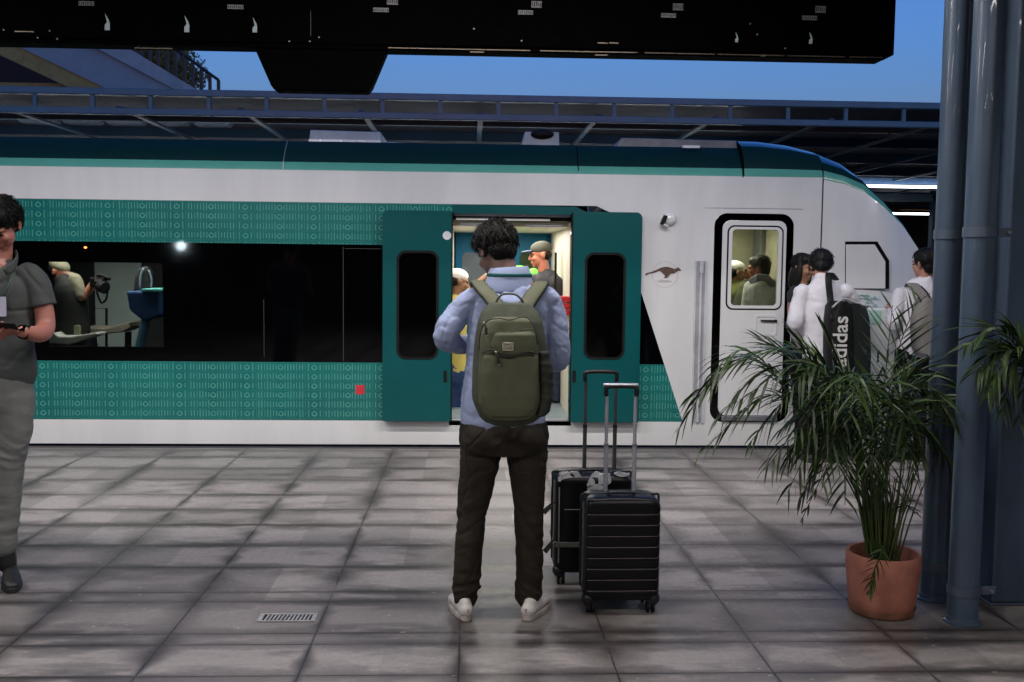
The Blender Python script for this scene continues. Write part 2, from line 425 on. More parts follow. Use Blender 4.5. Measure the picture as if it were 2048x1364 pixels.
mb = MB(); hd = [(xd0, zdt), (X(1172), zdt), (X(1190), zp1 - .001), (X(870), zp1 - .001), (xd0 - .0, zp1 - .02)]
mb.prism([(xd0 + .001, zdt), (X(1176), zdt), (X(1168), zdt + .03), (X(1150), zp1 - .012), (xd0 + .001, zp1 - .002)], YT - .012, YT - .002)
mb.build('door_header', TEAL, train)
# roof bands: body roof then nose
zr = Z(284, 9.22); YC = 10.45
def shell(stations, name, split):
    mb = MB(); n = None
    V = []
    for (x, prof) in stations:
        full = prof + [(2 * YC - a, b) for a, b in prof[-2::-1]]
        V.append([mb.bm.verts.new((x(a) if callable(x) else x, a, b)) for a, b in full])
    k = len(V[0])
    for a, b in zip(V, V[1:]):
        for i in range(k - 1):
            j = min(i, k - 2 - i)
            mb.face([a[i], b[i], b[i + 1], a[i + 1]], split[min(j, len(split) - 1)])
    return mb.build(name, [WHITE, MINT, TEALD, TEALSKY], train, smooth=35)
prof = [(YT, zm0), (YT + .02, zd0), (YT + .11, zd0 + (zr - zd0) * .55), (YT + .22, zr), (9.5, zr + .03), (10.0, zr + .045), (YC, zr + .05)]
xr = X(1480, 290)
shell([(XL, prof), (X(200), prof), (X(565, 290), prof), (X(1157, 290), prof), (xr + .03, prof)], 'roof', [1, 2, 2])
ST = [(1482, 355, 337, 283, 9.0), (1520, 355.5, 337.5, 284, 9.0), (1580, 357, 339, 292, 9.0), (1638, 359, 341, 307, 9.0), (1680, 368, 352, 324, 9.0), (1720, 384, 369, 356, 9.005),
      (1760, 413, 404, 398, 9.02), (1800, 452, 448, 444, 9.06), (1835, 502, 499, 495, 9.12), (1868, 562, 560, 556, 9.22), (1895, 640, 638, 634, 9.4), (1912, 740, 737, 732, 9.65), (1918, 860, 850, 840, 9.95)]
sts = []
for (px, ml, tl, cr, ys) in ST:
    x = W(px, 600, ys).x; z1 = W(px, ml, ys).z; z2 = W(px, tl, ys + .02).z; zc = W(px, cr, ys + .45).z; h = max(.004, zc - z2)
    z0 = zs0 if px > 1636 else z1 - .0005
    yy = min(ys + .45, YC - .1)
    sts.append((x, [(ys, z0), (ys, z1), (ys + .015, z2), (ys + .05, z2 + h * .38), (ys + .14, z2 + h * .72), (ys + .28, z2 + h * .93), (yy, zc), (YC, zc + .02 * h / .3)]))
cow = [s for s in sts if s[0] <= XN + .01]; nos = [s for s in sts if s[0] >= XN - .01]
nos = [(x, [(p[0][0], zs0)] + p[1:]) for x, p in nos]
cow = [(x, p[1:]) for x, p in cow]
shell(cow, 'cab_roof', [1, 2, 2, 3, 3])
shell(nos, 'nose', [0, 1, 2, 3, 3, 3])
mb = MB(); mb.prism([(9.3, zm0 - .2), (YC, zm0 - .2), (YC, zr + .1), (9.45, zr + .1), (9.12, zr - .03)], XL, XL + .02, 'x')
# seams
for px in (566, 1157):
    a, b = W(px, 341, 8.99), W(px, 284, 9.2); mb2 = MB(); mb2.tube([(a.x, 8.997, a.z), (a.x, 9.015, zd0), (a.x, 9.107, zd0 + (zr - zd0) * .55), (a.x, 9.217, zr + .002)], .0045, 6); mb2.build('roof_seam', GREYM if px == 566 else SEAM, train)
mb.bm.free()
mb = MB(); mb.box(XN - .005, XN + .005, YT - .0035, YT - .0005, zs0, W(1638, 359, 9).z); mb.tube([(XN, 8.996, W(1638, 359, 9).z), (XN, 9.012, W(1638, 341, 9).z), (XN, 9.045, W(1638, 341, 9.02).z + .06), (XN, 9.135, W(1638, 341, 9).z + .115), (XN, 9.28, W(1638, 309, 9.4).z - .0)], .005, 6)
mb.build('cab_seam', SEAM, train)
mb = MB(); mb.box(X(1486, 345) - .004, X(1486, 345) + .004, YT - .002, YT + .02, W(1486, 355, 9).z, W(1486, 336, 9).z); mb.build('cab_seam', SEAM, train)
mb = MB(); mb.box(X(1405), X(1600), YT - .0015, YT - .0004, W(1500, 417.6, 9).z, W(1500, 416.4, 9).z); mb.build('crease', GREYM, train)

# sliding doors hung in front of the body side
def door(px0, px1, wx0, wx1, slotpx, rightside):
    Y0 = 8.915; p = lambda x: W(x, 640, Y0).x; zt_, zb_ = W((px0 + px1) / 2, 424 if rightside else 421, Y0).z, W((px0 + px1) / 2, 845 if rightside else 842.5, Y0).z
    rr = (.055, .002, .002, .012) if rightside else (.002, .055, .012, .002)
    mb = MB(); mb.prism(rrect(p(px0), p(px1), zb_, zt_, rr, 8), Y0, Y0 + .055)
    d = mb.build('door', TEAL, train, smooth=30, bev=.006, seg=3)
    z0, z1 = W((wx0 + wx1) / 2, 719, Y0).z, W((wx0 + wx1) / 2, 501 if not rightside else 505, Y0).z
    mb = MB(); mb.ring(rrect(p(wx0), p(wx1), z0, z1, .085, 8), rrect(p(wx0) + .022, p(wx1) - .022, z0 + .022, z1 - .022, .066, 8), Y0 - .004, Y0 - .0008)
    wf = mb.build('window_seal', BLACK, d)
    mb = MB(); mb.prism(rrect(p(wx0) + .0225, p(wx1) - .0225, z0 + .0225, z1 - .0225, .0655, 8), Y0 - .0025, Y0 - .0005); mb.build('pane', BLACKG, wf)
    mb = MB(); mb.prism(rrect(p(slotpx - 3.5), p(slotpx + 3.5), W(slotpx, 765, Y0).z, W(slotpx, 741, Y0).z, .006, 4), Y0 - .003, Y0 - .0005); mb.build('finger_grip', BLACK, d)
    e0, e1 = (px1 - 4, px1) if not rightside else (px0, px0 + 4)
    mb = MB(); mb.box(p(e0), p(e1), Y0 + .003, Y0 + .0545, zb_ + .01, zt_ - .01) if False else mb.box(p(px1) + .0005, p(px1) + .012, Y0 + .004, Y0 + .05, zb_ + .01, zt_ - .01) if not rightside else mb.box(p(px0) - .012, p(px0) - .0005, Y0 + .004, Y0 + .05, zb_ + .01, zt_ - .01)
    mb.build('door_edge_seal', BLACK, d)
    return d
dl = door(765, 902, 793, 877, 891, False)
dr = door(1144, 1281, 1168, 1250, 1150, True)
c = W(894, 471, 8.91); mb = MB(); mb.prism([(c.x + .038 * math.cos(a * math.pi / 16), c.z + .038 * math.sin(a * math.pi / 16)) for a in range(32)], 8.9125, 8.9145); mb.build('round_sticker', M('pale_sticker', (.6, .62, .65), .5), dl)
mb = MB(); mb.box(X(711), X(729), YT - .003, YT - .0005, Z(788), Z(770)); mb.build('red_marker', M('red_sticker', (.55, .03, .05), .4), train)

# cab door
sf = [W(px, 600, 9).x for px in (1441, 1569)]; pz = (W(1500, 831, 9).z, W(1500, 441, 9).z)
cab = MB().ring(rrect(cx0 + .001, cx1 - .001, zs1 + .003, cz1 - .001, .114, 8), rrect(sf[0], sf[1], pz[0], pz[1], .075, 8), YT - .004, YT + .03).build('cab_door_seal', BLACKG, train, bev=.002)
wfo = rrect(X(1451), X(1563), W(1500, 620, 9).z, W(1500, 451, 9).z, .065, 8)
cd = MB().ring(rrect(sf[0] + .001, sf[1] - .001, pz[0] + .001, pz[1] - .001, .074, 8), wfo, YT - .008, YT + .03).build('cab_door', WHITE, train, bev=.003)
wi1 = rrect(X(1454), X(1560), W(1500, 617, 9).z, W(1500, 454, 9).z, .055, 8); wi2 = rrect(X(1461), X(1553), W(1500, 611, 9).z, W(1500, 459, 9).z, .035, 8)
fr = MB().ring(wfo, wi1, YT - .009, YT + .028).build('window_seal', BLACK, cd)
MB().ring(wi1, wi2, YT - .013, YT + .028).build('window_frame', WHITE, fr) if False else MB().ring(wi1, wi2, YT - .013, YT + .028).build('window_frame', WHITE, cd, bev=.002)
MB().box(X(1458), X(1556), YT + .012, YT + .016, W(1500, 614, 9).z, W(1500, 456, 9).z).build('pane', GLASS, cd)
ho = rrect(X(1510), X(1555), W(1530, 672, 9).z, W(1530, 629, 9).z, .03, 6); hi = rrect(X(1514), X(1551), W(1530, 667, 9).z, W(1530, 634, 9).z, .018, 6)
MB().ring(ho, hi, YT - .014, YT - .0085).build('handle_recess', WHITE, cd, bev=.003)
a, b = W(1521, 641, 9), W(1550, 641.5, 9); mb = MB(); mb.limb([(a.x, 8.975, a.z), (b.x, 8.975, b.z)], [.007, .009], 8, 1); mb.limb([(b.x, 8.992, b.z), (b.x, 8.97, b.z)], .013, 10, 1); mb.build('handle', BLACK, cd, smooth=True)
mb = MB(); mb.box(X(1448), X(1560), YT - .03, YT - .005, W(1500, 841, 9).z, W(1500, 831.5, 9).z); mb.build('door_sill', GREYM, train, bev=.004)
# grab rail channel
gx = X(1388), X(1413); gz = W(1400, 846, 9).z, W(1400, 522, 9).z
mb = MB(); mb.box(gx[0], gx[1], YT - .003, YT - .0005, gz[0], gz[1]); ch = mb.build('rail_channel', M('channel_grey', (.33, .33, .35), .5), train)
mb = MB(); mb.box(gx[0], gx[0] + .012, YT - .016, YT - .0032, gz[0], gz[1]); mb.box(gx[1] - .02, gx[1], YT - .012, YT - .0032, gz[0], gz[1]); mb.tube([((gx[0] + gx[1]) / 2, YT - .016, gz[0] + .01), ((gx[0] + gx[1]) / 2, YT - .016, gz[1] - .03)], .011, 8)
mb.box((gx[0] + gx[1]) / 2 - .016, (gx[0] + gx[1]) / 2 + .014, YT - .034, YT - .0032, gz[1] - .11, gz[1] - .004); mb.build('grab_rail', LGREY, ch)
# side camera
c = W(1338, 438, 9); mb = MB(); mb.ell((c.x, 8.995, c.z), (.072, .05, .062)); hb = mb.build('camera_housing', WHITE, train, smooth=True)
mb = MB(); mb.obox((c.x - .055, 8.955, c.z - .012), (.035, .05, .085), Euler((0, R(22), 0)).to_matrix()); mb.build('lens', BLACK, hb, bev=.006)
mb = MB(); mb.obox((c.x - .038, 8.952, c.z - .06), (.045, .05, .018), Euler((0, R(22), 0)).to_matrix()); mb.build('lens_hood', LGREY, hb, bev=.004)
# round emblem: a big cat running, tail out behind
em = [(65, 925), (72, 908), (150, 888), (210, 862), (245, 846), (270, 836), (300, 829), (350, 829), (400, 845), (430, 855), (455, 845), (470, 836), (482, 838), (492, 852), (509, 870), (504, 881), (480, 876), (460, 886), (435, 905), (405, 914), (385, 912), (372, 925), (360, 938), (372, 944), (345, 950), (338, 955), (349, 970), (330, 968), (322, 962), (305, 972), (288, 968), (308, 952), (304, 934), (285, 915), (262, 893), (240, 878), (180, 903), (110, 916), (76, 936)]
T_ = lambda q: Wp(1280 + q[0] / 6.2, 400 + q[1] / 6.2, 9)
c = Wp(1330, 549); rg = .118
e = MB().ring([(c[0] + rg * math.cos(a * math.pi / 24), c[1] + rg * math.sin(a * math.pi / 24)) for a in range(48)], [(c[0] + rg * .972 * math.cos(a * math.pi / 24), c[1] + rg * .972 * math.sin(a * math.pi / 24)) for a in range(48)], YT - .0025, YT - .0005).build('emblem_ring', M('emblem_pink', (.48, .36, .36), .5), train)
MB().prism([T_(q) for q in em], YT - .0032, YT - .0008).build('cat_emblem', M('emblem_brown', (.10, .055, .045), .5, var=.5, vs=60), train)
sh = [(215, 1000), (260, 985), (390, 1000), (388, 1012), (300, 1020), (215, 1014)]
MB().prism([T_(q) for q in sh], YT - .003, YT - .0008).build('emblem_shadow_mark', M('emblem_grey', (.42, .38, .39), .5), train)
# hatch on the nose
yn = 8.9995
def hpl(x0, x1, y0, y1, ch, Y):
    a = [(x0, y1), (x0, y0), (x1 - ch * .62, y0), (x1, y0 + ch), (x1, y1)]; return [Wp(p[0], p[1], 9) for p in a]
hb = MB().prism(hpl(1690, 1778, 483, 578, 38, 9), yn - .004, yn - .0012).build('hatch_gap', SEAM, train, bev=.001)
MB().prism(hpl(1691.2, 1770, 489, 577, 34, 9), yn - .008, yn - .0045).build('hatch', WHITE, train, bev=.003)
# roof equipment
ru = lambda px, py, Y=9.3: W(px, py, Y)
a, b = ru(618, 279), ru(762, 264); mb = MB(); mb.prism([(a.x, zr - .0), (b.x, zr), (b.x, b.z), (a.x + .01, b.z + .01)], 9.3, 9.9); mb.build('roof_unit', M('roof_unit_grey', (.26, .29, .36), .4), train, bev=.01)
mb = MB(); mb.box(a.x, b.x, 9.285, 9.299, zr + .005, zr + .028); mb.build('unit_trim', M('bright_trim', (.8, .8, .85), .25, metal=.3), train)
a, b = ru(763, 280), ru(885, 284); mb = MB(); mb.tube([(a.x, 9.5, a.z), (b.x - .08, 9.5, a.z - .015), (b.x, 9.5, zr)], .008, 8); mb.tube([(b.x - .2, 9.5, a.z - .01), (b.x - .18, 9.5, zr)], .008, 6); mb.build('roof_pipe', LGREY, train)
a, b = ru(1045, 284), ru(1122, 260); mb = MB(); mb.prism([(a.x, zr), (b.x, zr), (b.x - .005, b.z), (a.x + .03, b.z)], 9.45, 9.8); mb.build('roof_box', M('roof_unit_grey', (.26, .29, .36), .4), train, bev=.006)
c = ru(1085, 268, 9.42); mb = MB(); mb.ell((c.x, 9.44, c.z), (.11, .05, .045)); mb.build('roof_dome', BLACK, train, smooth=True)
a, b = ru(1232, 288), ru(1478, 280); mb = MB(); mb.prism([(a.x, zr), (b.x, zr), (b.x, b.z + .0), (a.x + .06, b.z + .01)], 9.35, 9.9); mb.build('roof_fairing', M('dusty_fairing', (.18, .17, .18), .7, var=.3), train, bev=.01)
a = ru(1385, 296, 9.3); mb = MB(); mb.box(X(1370, 290), X(1405, 290), 9.1, 9.14, zr - .02, zr + .004); mb.build('roof_clip', WHITE, train, bev=.003)

# interior behind the open door
zf = W(1000, 838, 9.1).z; YB = 11.55; vx0, vx1 = xd0 - .03, xd1 + .03
MB().box(vx0 - .02, vx1 + .02, 9.05, YB, zf - .05, zf).build('floor_panel', M('vestibule_floor', (.20, .25, .27), .4, var=.15, vs=10), train)
MB().box(vx0, vx1, 9.0, 9.05, zf - .048, zf + .012).build('door_sill', GREYM, train, bev=.004)
zc = W(1000, 452, 9.5).z
mb = MB(); mb.box(vx0 - .02, vx0, 9.05, YB, zf, zc + .1); mb.box(vx1, vx1 + .02, 9.05, YB, zf, zc + .1); mb.box(vx0, vx1, 9.55, YB, zc, zc + .05); mb.build('vestibule_wall', CREAM, train)
mb = MB(); mb.box(vx0, vx1, 9.1, 9.5, W(1000, 441, 9.1).z, W(1000, 441, 9.1).z + .04); mb.build('door_gear', BLACK, train)
for (y0, y1, a, b, mm) in ((427, 433, 909, 1138, LGREY), (436, 441, 912, 1100, M('gear_white', (.7, .68, .68), .3)), (449, 453, 1052, 1125, GREYM), (447, 452, 920, 965, GREYM)):
    MB().box(X(a, 440, 9.07), X(b, 440, 9.07), 9.06, 9.09, W(1000, y1, 9.07).z, W(1000, y0, 9.07).z).build('gear_rail', mm, train, bev=.003)
MB().box(vx0, vx1, YB, YB + .03, zf, zc + .05).build('back_wall', BLUEW, train)
def bw(x0, x1, y0, y1, r, mm, nm, d=.004, par=None):
    MB().prism(rrect(W(x0, 600, YB).x, W(x1, 600, YB).x, W(980, y1, YB).z, W(980, y0, YB).z, r, 6), YB - .03 - d, YB - .03).build(nm, mm, par or train)
MB().box(vx0 + .02, vx1 - .05, YB - .03, YB - .001, zf, W(1000, 464, YB).z).build('far_door', BLUEW, train)
bw(924, 1002, 505, 640, .06, M('far_glass_grey', (.10, .12, .14), .1), 'far_window'); bw(1038, 1086, 505, 640, .06, M('far_glass_green', (.012, .04, .018), .1), 'far_window')
MB().tube([(W(1112, 600, 9.6).x, 9.7, W(1112, 640, 9.7).z), (W(1112, 600, 9.6).x, 9.7, W(1112, 505, 9.7).z)], .012, 8).build('grab_rail', BLACK, train)
mb = MB()
for k, (y0, y1) in enumerate(((593, 604), (606, 616), (618, 630))): mb.box(W(1120, 600, 9.4).x, W(1141, 600, 9.4).x, 9.35, 9.6, W(1130, y1, 9.4).z, W(1130, y0, 9.4).z)
tag(mb.build('fire_case', M('red_case', (.55, .015, .02), .35), bev=.008, origin=(W(1130, 600, 9.4).x, 9.45, W(1130, 630, 9.4).z)), 'small red ribbed case on the cream wall just inside the open train door', 'case')
area('vestibule_light', ((vx0 + vx1) / 2, 10.3, zc - .02), .8, 1.6, 27, (1, .95, .86))
# interior behind the long window
zw = wz0 - .6
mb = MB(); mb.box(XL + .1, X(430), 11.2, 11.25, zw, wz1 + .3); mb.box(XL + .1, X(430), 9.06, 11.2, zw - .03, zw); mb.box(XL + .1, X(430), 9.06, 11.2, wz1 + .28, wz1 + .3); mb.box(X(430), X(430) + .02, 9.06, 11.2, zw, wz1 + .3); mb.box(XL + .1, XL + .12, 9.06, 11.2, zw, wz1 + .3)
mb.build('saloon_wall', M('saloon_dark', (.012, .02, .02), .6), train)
bq = lambda x, y, Y=11.1: W(x, y, Y)
mb = MB(); mb.box(bq(187, 600).x, bq(280, 600).x, 11.15, 11.19, zw, bq(200, 520).z); mb.build('saloon_panel', M('saloon_pale', (.50, .60, .58), .5, var=.05), train)
mb = MB(); mb.tube([bq(186, 700, 10.4), bq(186, 617, 10.4), bq(213, 617, 10.4), bq(213, 700, 10.4)], .014, 8); mb.build('luggage_rail', BLACK, train)
SEATB = M('seat_blue', (.008, .05, .16), .6)
mb = MB(); mb.prism([Wp(255, 582, 9.6), Wp(323, 582, 9.6), Wp(321, 632, 9.6), Wp(290, 642, 9.6), Wp(262, 620, 9.6)], 9.55, 9.95); s1 = mb.build('seat', SEATB, train, bev=.02)
mb = MB(); mb.prism([Wp(290, 577, 9.6), Wp(325, 577, 9.6), Wp(325, 584, 9.6), Wp(288, 584, 9.6)], 9.5, 9.9); mb.build('headrest_cover', M('seat_cover_teal', (.1, .45, .4), .6), s1, bev=.01)
mb = MB(); mb.limb([bq(292, 640, 9.7), bq(280, 690, 9.7), bq(276, 720, 9.7)], .045, 10, 3); mb.build('seat_leg', M('seat_leg_blue', (.06, .18, .28), .4), s1, smooth=True)
BEG = M('bench_beige', (.34, .31, .24), .6)
MB().prism([Wp(p[0], p[1], 10.0) for p in ((165, 654), (215, 656), (262, 643), (264, 655), (248, 664), (200, 668), (165, 666))], 9.95, 10.35).build('table', BEG, train, bev=.01)
MB().prism([Wp(p[0], p[1], 10.0) for p in ((246, 665), (255, 664), (255, 720), (246, 720))], 10.05, 10.12).build('table_leg', BLACK, train)
MB().prism([Wp(p[0], p[1], 9.5) for p in ((60, 672), (98, 669), (112, 664), (120, 672), (150, 672), (196, 664), (200, 669), (170, 680), (140, 689), (110, 686), (60, 690))], 9.45, 9.7).build('bench', M('bench_white', (.42, .42, .38), .6), train, bev=.012)
mb = MB(); mb.prism(rrect(*[v for v in (bq(129, 600, 9.7).x, bq(141, 600, 9.7).x)], bq(135, 668, 9.7).z, bq(135, 643, 9.7).z, .02), 9.65, 9.75); mb.prism(rrect(bq(148, 600, 9.7).x, bq(162, 600, 9.7).x, bq(155, 672, 9.7).z, bq(155, 650, 9.7).z, .01), 9.65, 9.75); mb.build('armrest', M('armrest_olive', (.22, .24, .15), .6), train, bev=.008)
mb = MB(); mb.prism([Wp(269, 583, 9.9), Wp(308, 583, 9.9), Wp(306, 545, 9.9), Wp(296, 531, 9.9), Wp(280, 536, 9.9), Wp(272, 556, 9.9)], 9.85, 9.95); bk_ = mb.build('backrest', M('seat_black', (.006, .007, .008), .6), s1, bev=.02)
mb = MB(); mb.tube([bq(280, 580, 9.84), bq(281, 552, 9.84), bq(288, 536, 9.84)], .012, 8, 3); mb.tube([bq(302, 580, 9.84), bq(303, 556, 9.84), bq(297, 540, 9.84)], .01, 8, 3); mb.build('backrest_frame', M('seat_frame_grey', (.10, .14, .16), .4), bk_, smooth='all')
mb = MB(); mb.prism([Wp(162, 648, 10.1), Wp(178, 665, 10.1), Wp(182, 700, 10.1), Wp(160, 700, 10.1)], 10.1, 10.3); mb.build('seat', M('seat_light_blue', (.04, .16, .30), .6), train, bev=.01)
area('saloon_light', (X(200), 9.6, wz1 + .26), 1.6, .4, 34, (1, .98, .93))
# cab interior
kx0, kx1 = X(1420), X(1625)
mb = MB(); mb.box(kx0, kx1, 10.8, 10.83, .2, 2.4); mb.box(kx0, kx0 + .02, 9.06, 10.8, .2, 2.4); mb.box(kx1, kx1 + .02, 9.06, 10.8, .2, 2.4); mb.build('cab_wall', M('cab_beige', (.36, .35, .24), .5), train)
mb = MB(); mb.box(W(1512, 600, 10.6).x, kx1, 10.5, 10.79, .2, 2.3); mb.build('cab_locker', M('cab_grey', (.13, .14, .13), .5), train, bev=.01)
mb = MB(); mb.box(kx0, kx1, 9.06, 10.8, 2.13, 2.16); mb.box(kx0, kx1, 9.06, 10.8, zf - .05, zf); mb.build('cab_ceiling', M('cab_grey_ceiling', (.25, .25, .24), .5), train)
area('cab_light', ((kx0 + kx1) / 2 - .2, 10.1, 2.1), .5, .5, 17, (1, .95, .84))
# press flood lamp on a stand behind the camera: the bright glint in the long window
fl = thing('flood_lamp', 'round press flood lamp whose glint shows in the long train window', 'lamp', (-5.15, .0, 0))
hz = W(360, 491, 9.0).z; hz = 1.62 + (hz - 1.62) * 2
MB().tube([(-5.15, -.16, hz), (-5.15, -.02, hz)], .11, 24).build('lamp_head', BLACK, fl)
MB().tube([(-5.15, -.018, hz), (-5.15, -.010, hz)], .085, 24).build('lamp_disc', M('flood_disc', (1, 1, 1), .5, emit=((.75, .9, 1.0), 45.)), fl)
mb = MB(); mb.tube([(-5.15, -.1, .5), (-5.15, -.1, hz - .11)], .015, 8)
for a in (90, 210, 330): mb.tube([(-5.15, -.1, .62), (-5.15 + .5 * math.cos(R(a)), -.1 + .5 * math.sin(R(a)), .01)], .012, 6)
mb.build('stand', BLACK, fl)
# orange lamp reflection on the window band, added as a glowing bead; above, the reporters' lamp on the platform behind the camera
c = W(171, 495, 9.0); MB().ell((c.x, 8.999, c.z), (.014, .006, .009), u=12, v=8).build('orange_reflection', M('reflection_orange', (.6, .12, .02), .4, emit=((1, .25, .05), 3.)), train, smooth=True)

# ---------------------------------------------------------------- black overhead cabinet beam
YBm = 6.05
BB = M('beam_black', (.0005, .0005, .0006), .7, var=.3, spec=.02)
bz = lambda px, py: W(px, py, YBm)
zb0 = W(1000, 99.5, YBm).z; xR = bz(1791, 60).x
beam = thing('cable_cabinet_beam', 'long black overhead cabinet beam with stickers and a deep tapered box hanging below', 'overhead beam', (0, YBm + .2, zb0))
beam.location = (0, YBm + .2, zb0)
zb1 = W(0, 93.5, YBm).z
MB().box(-8, xR, YBm, YBm + .16, zb0 + .012, 3.598).build('cabinet_body', BB, beam, bev=.012)
mb = MB(); mb.box(-8, bz(1770, 115).x, YBm + .01, YBm + .15, zb0 - .012, zb0 + .0115); mb.build('cabinet_base', BB, beam, bev=.004)
tz = W(640, 181, YBm).z
mb = MB(); mb.prism([(bz(507, 100).x, zb0 - .0125), (bz(773, 100).x, zb0 - .0125), (bz(742, 180).x, tz + .03), (bz(734, 187).x, tz), (bz(548, 187).x, tz), (bz(540, 180).x, tz + .03)], YBm + .02, YBm + .14)
mb.build('tapered_box', BB, beam, bev=.01)
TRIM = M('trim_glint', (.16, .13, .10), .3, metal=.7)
mb = MB()
for (a, b) in ((776, 1060), (1080, 1275), (1290, 1430), (1436, 1570), (1575, 1690), (1700, 1765)): mb.box(bz(a, 105).x, bz(b, 105).x, YBm - .003, YBm + .0095, zb0 - .004, zb0 + .001)
mb.build('bottom_trim', TRIM, beam)
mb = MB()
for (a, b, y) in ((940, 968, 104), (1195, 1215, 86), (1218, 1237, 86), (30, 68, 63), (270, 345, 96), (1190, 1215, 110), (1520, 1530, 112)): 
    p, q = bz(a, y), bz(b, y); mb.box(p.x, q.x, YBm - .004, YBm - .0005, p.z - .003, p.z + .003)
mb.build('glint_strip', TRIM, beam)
mb = MB(); a = bz(621, 22); b = bz(622.4, 72); mb.box(a.x, b.x, YBm - .003, YBm - .0005, b.z, a.z); mb.build('panel_joint', M('joint_pale', (.04, .04, .05), .5), beam)
for k_, (x_, y_) in enumerate(((579, 83), (620, 83), (638, 75), (948, 58), (1043, 82), (1500, 48), (1514, 69), (1570, 97), (8, 60), (100, 62), (76, 76), (115, 78))):
    c = bz(x_, y_); MB().tube([(c.x, YBm - .006, c.z), (c.x, YBm - .0005, c.z)], .005, 8).build('fixing', M('fixing_pale', (.2, .2, .2), .4), beam)
STK = M('label_white', (.20, .20, .21), .6); INK = M('label_ink', (.02, .02, .02), .6)
for (cx, cy, ww, hh, sq) in ((173, 7, 31, 8, 0), (471, 14, 32, 8, 0), (762, 20, 31, 8, 0), (1051, 25, 30, 8, 0), (1337, 31, 30, 8, 0), (1619, 36, 30, 8, 0), (785, 3, 22, 13, 1), (1073, 9, 21, 13, 1), (1356, 14, 21, 13, 1), (1641, 19, 21, 13, 1)):
    p, q = bz(cx - ww / 2, cy + hh / 2), bz(cx + ww / 2, cy - hh / 2)
    s_ = MB().box(p.x, q.x, YBm - .003, YBm - .0005, p.z, q.z).build('sticker', STK, beam)
    mb = MB(); rnd = random.Random(cx)
    n = 8 if not sq else 5
    for k in range(n):
        x = p.x + (q.x - p.x) * (k + .25) / n; wd = (q.x - p.x) / n * rnd.uniform(.3, .6); a = rnd.uniform(.1, .3); b = rnd.uniform(.65, .92)
        mb.box(x, x + wd, YBm - .0045, YBm - .0032, p.z + (q.z - p.z) * a, p.z + (q.z - p.z) * b)
    mb.build('sticker_print', INK, s_)
TAGM = M('tag_pale', (.34, .42, .45), .5)
for k, (cx, cy, sc_) in enumerate(((215, 46, 1), (374, 50, 1), (510, 52, .9), (1473, 76, .6), (1621, 78, .7))):
    p = bz(cx, cy); u = .003 * sc_; k_ = sc_ * YBm / F
    mb = MB(); mb.prism([(p.x - 5 * k_, p.z - 14 * k_), (p.x + 4.5 * k_, p.z - 14 * k_), (p.x + 5 * k_, p.z - 2 * k_), (p.x + 3 * k_, p.z + 6 * k_), (p.x - 4 * k_, p.z + 18 * k_), (p.x - 1.5 * k_, p.z + 6 * k_), (p.x + 0 * k_, p.z + 1 * k_), (p.x - 4.5 * k_, p.z - 4 * k_)], YBm - .006, YBm - .0015)
    mb.build('hanging_tag', TAGM, beam)

# ---------------------------------------------------------------- canopy over the far platform
FB = M('far_blue_steel', (.032, .135, .19), .35, var=.15, vs=2, coat=.2); FBD = M('far_dark_steel', (.016, .06, .12), .5, var=.2, vs=2); FBR = M('far_soffit_brown', (.11, .10, .12), .7, var=.25, vs=.6)
YF = 16.0; fz = lambda py, Y=YF: W(1000, py, Y).z
can = thing('far_canopy', 'blue steel canopy over the opposite platform beyond the train', 'canopy', (0, 28, fz(200)))
xa, xb = -14, 32
MB().box(xa, xb, YF, YF + .14, fz(203), fz(189.5)).build('fascia_beam', FB, can, bev=.01)
MB().box(xa, xb, YF + .02, YF + .12, fz(241), fz(228)).build('fascia_beam', FB, can, bev=.01)
for k in range(-7, 40):
    px = 183 + 116.3 * k; x = W(px, 210, YF).x
    MB().box(x - .03, x + .03, YF + .04, YF + .1, fz(228) + .0005, fz(203) - .0005).build('fascia_post', FB, can)
zc_ = fz(188)
MB().box(xa, xb, YF + .15, 44, zc_ - .04, zc_).build('soffit', FBR, can)
for k, (Y, h) in enumerate(((18.2, .16), (20.4, .16), (23, .2), (26, .2), (29.5, .2), (34, .2))):
    MB().box(xa, xb, Y, Y + .12, zc_ - .05 - h, zc_ - .041).build('purlin', FBD if k % 2 else FB, can)
for k in range(24):
    x = xa + .8 + k * 1.9
    MB().box(x, x + .09, YF + .16, 43.5, zc_ - .30, zc_ - .262).build('cross_rafter', FBD, can)
MB().box(-40, 60, 44, 44.3, -1.3, zc_ - .05).build('rear_wall', M('far_wall_dark', (.012, .016, .03), .8), can)
for px, Y in ((545, 24), (1190, 24), (1880, 30)):
    p = W(px, 262, Y); MB().prism([(p.x - .12, -.1), (p.x + .12, -.1), (p.x + .12, zc_ - .3), (p.x - .12, zc_ - .3)], Y, Y + .24).build('canopy_column', FBD, can)
    MB().tube([(p.x, Y, zc_ - 1.5), (p.x - .9 if px < 1000 else p.x + .9, Y, zc_ - .28)], .07, 8).build('column_brace', M('brace_tan', (.16, .15, .14), .6), can)
a, b = W(1700, 342, 25), W(1885, 275, 25); MB().tube([a + (a - b) * .3, b + (b - a) * .2], .075, 8).build('column_brace', M('brace_tan', (.16, .15, .14), .6), can)
MB().box(xa, xb, 27.0, 27.3, W(1800, 368, 27).z, W(1800, 356, 27).z).build('cable_tray', M('tray_blue', (.10, .18, .33), .4), can)
MB().box(xa, xb, 30, 30.2, W(1800, 402, 30).z, W(1800, 388, 30).z).build('cable_tray', FB, can)
TUBE = M('lit_tube', (1, 1, 1), .3, emit=((.86, .93, 1.0), 5.))
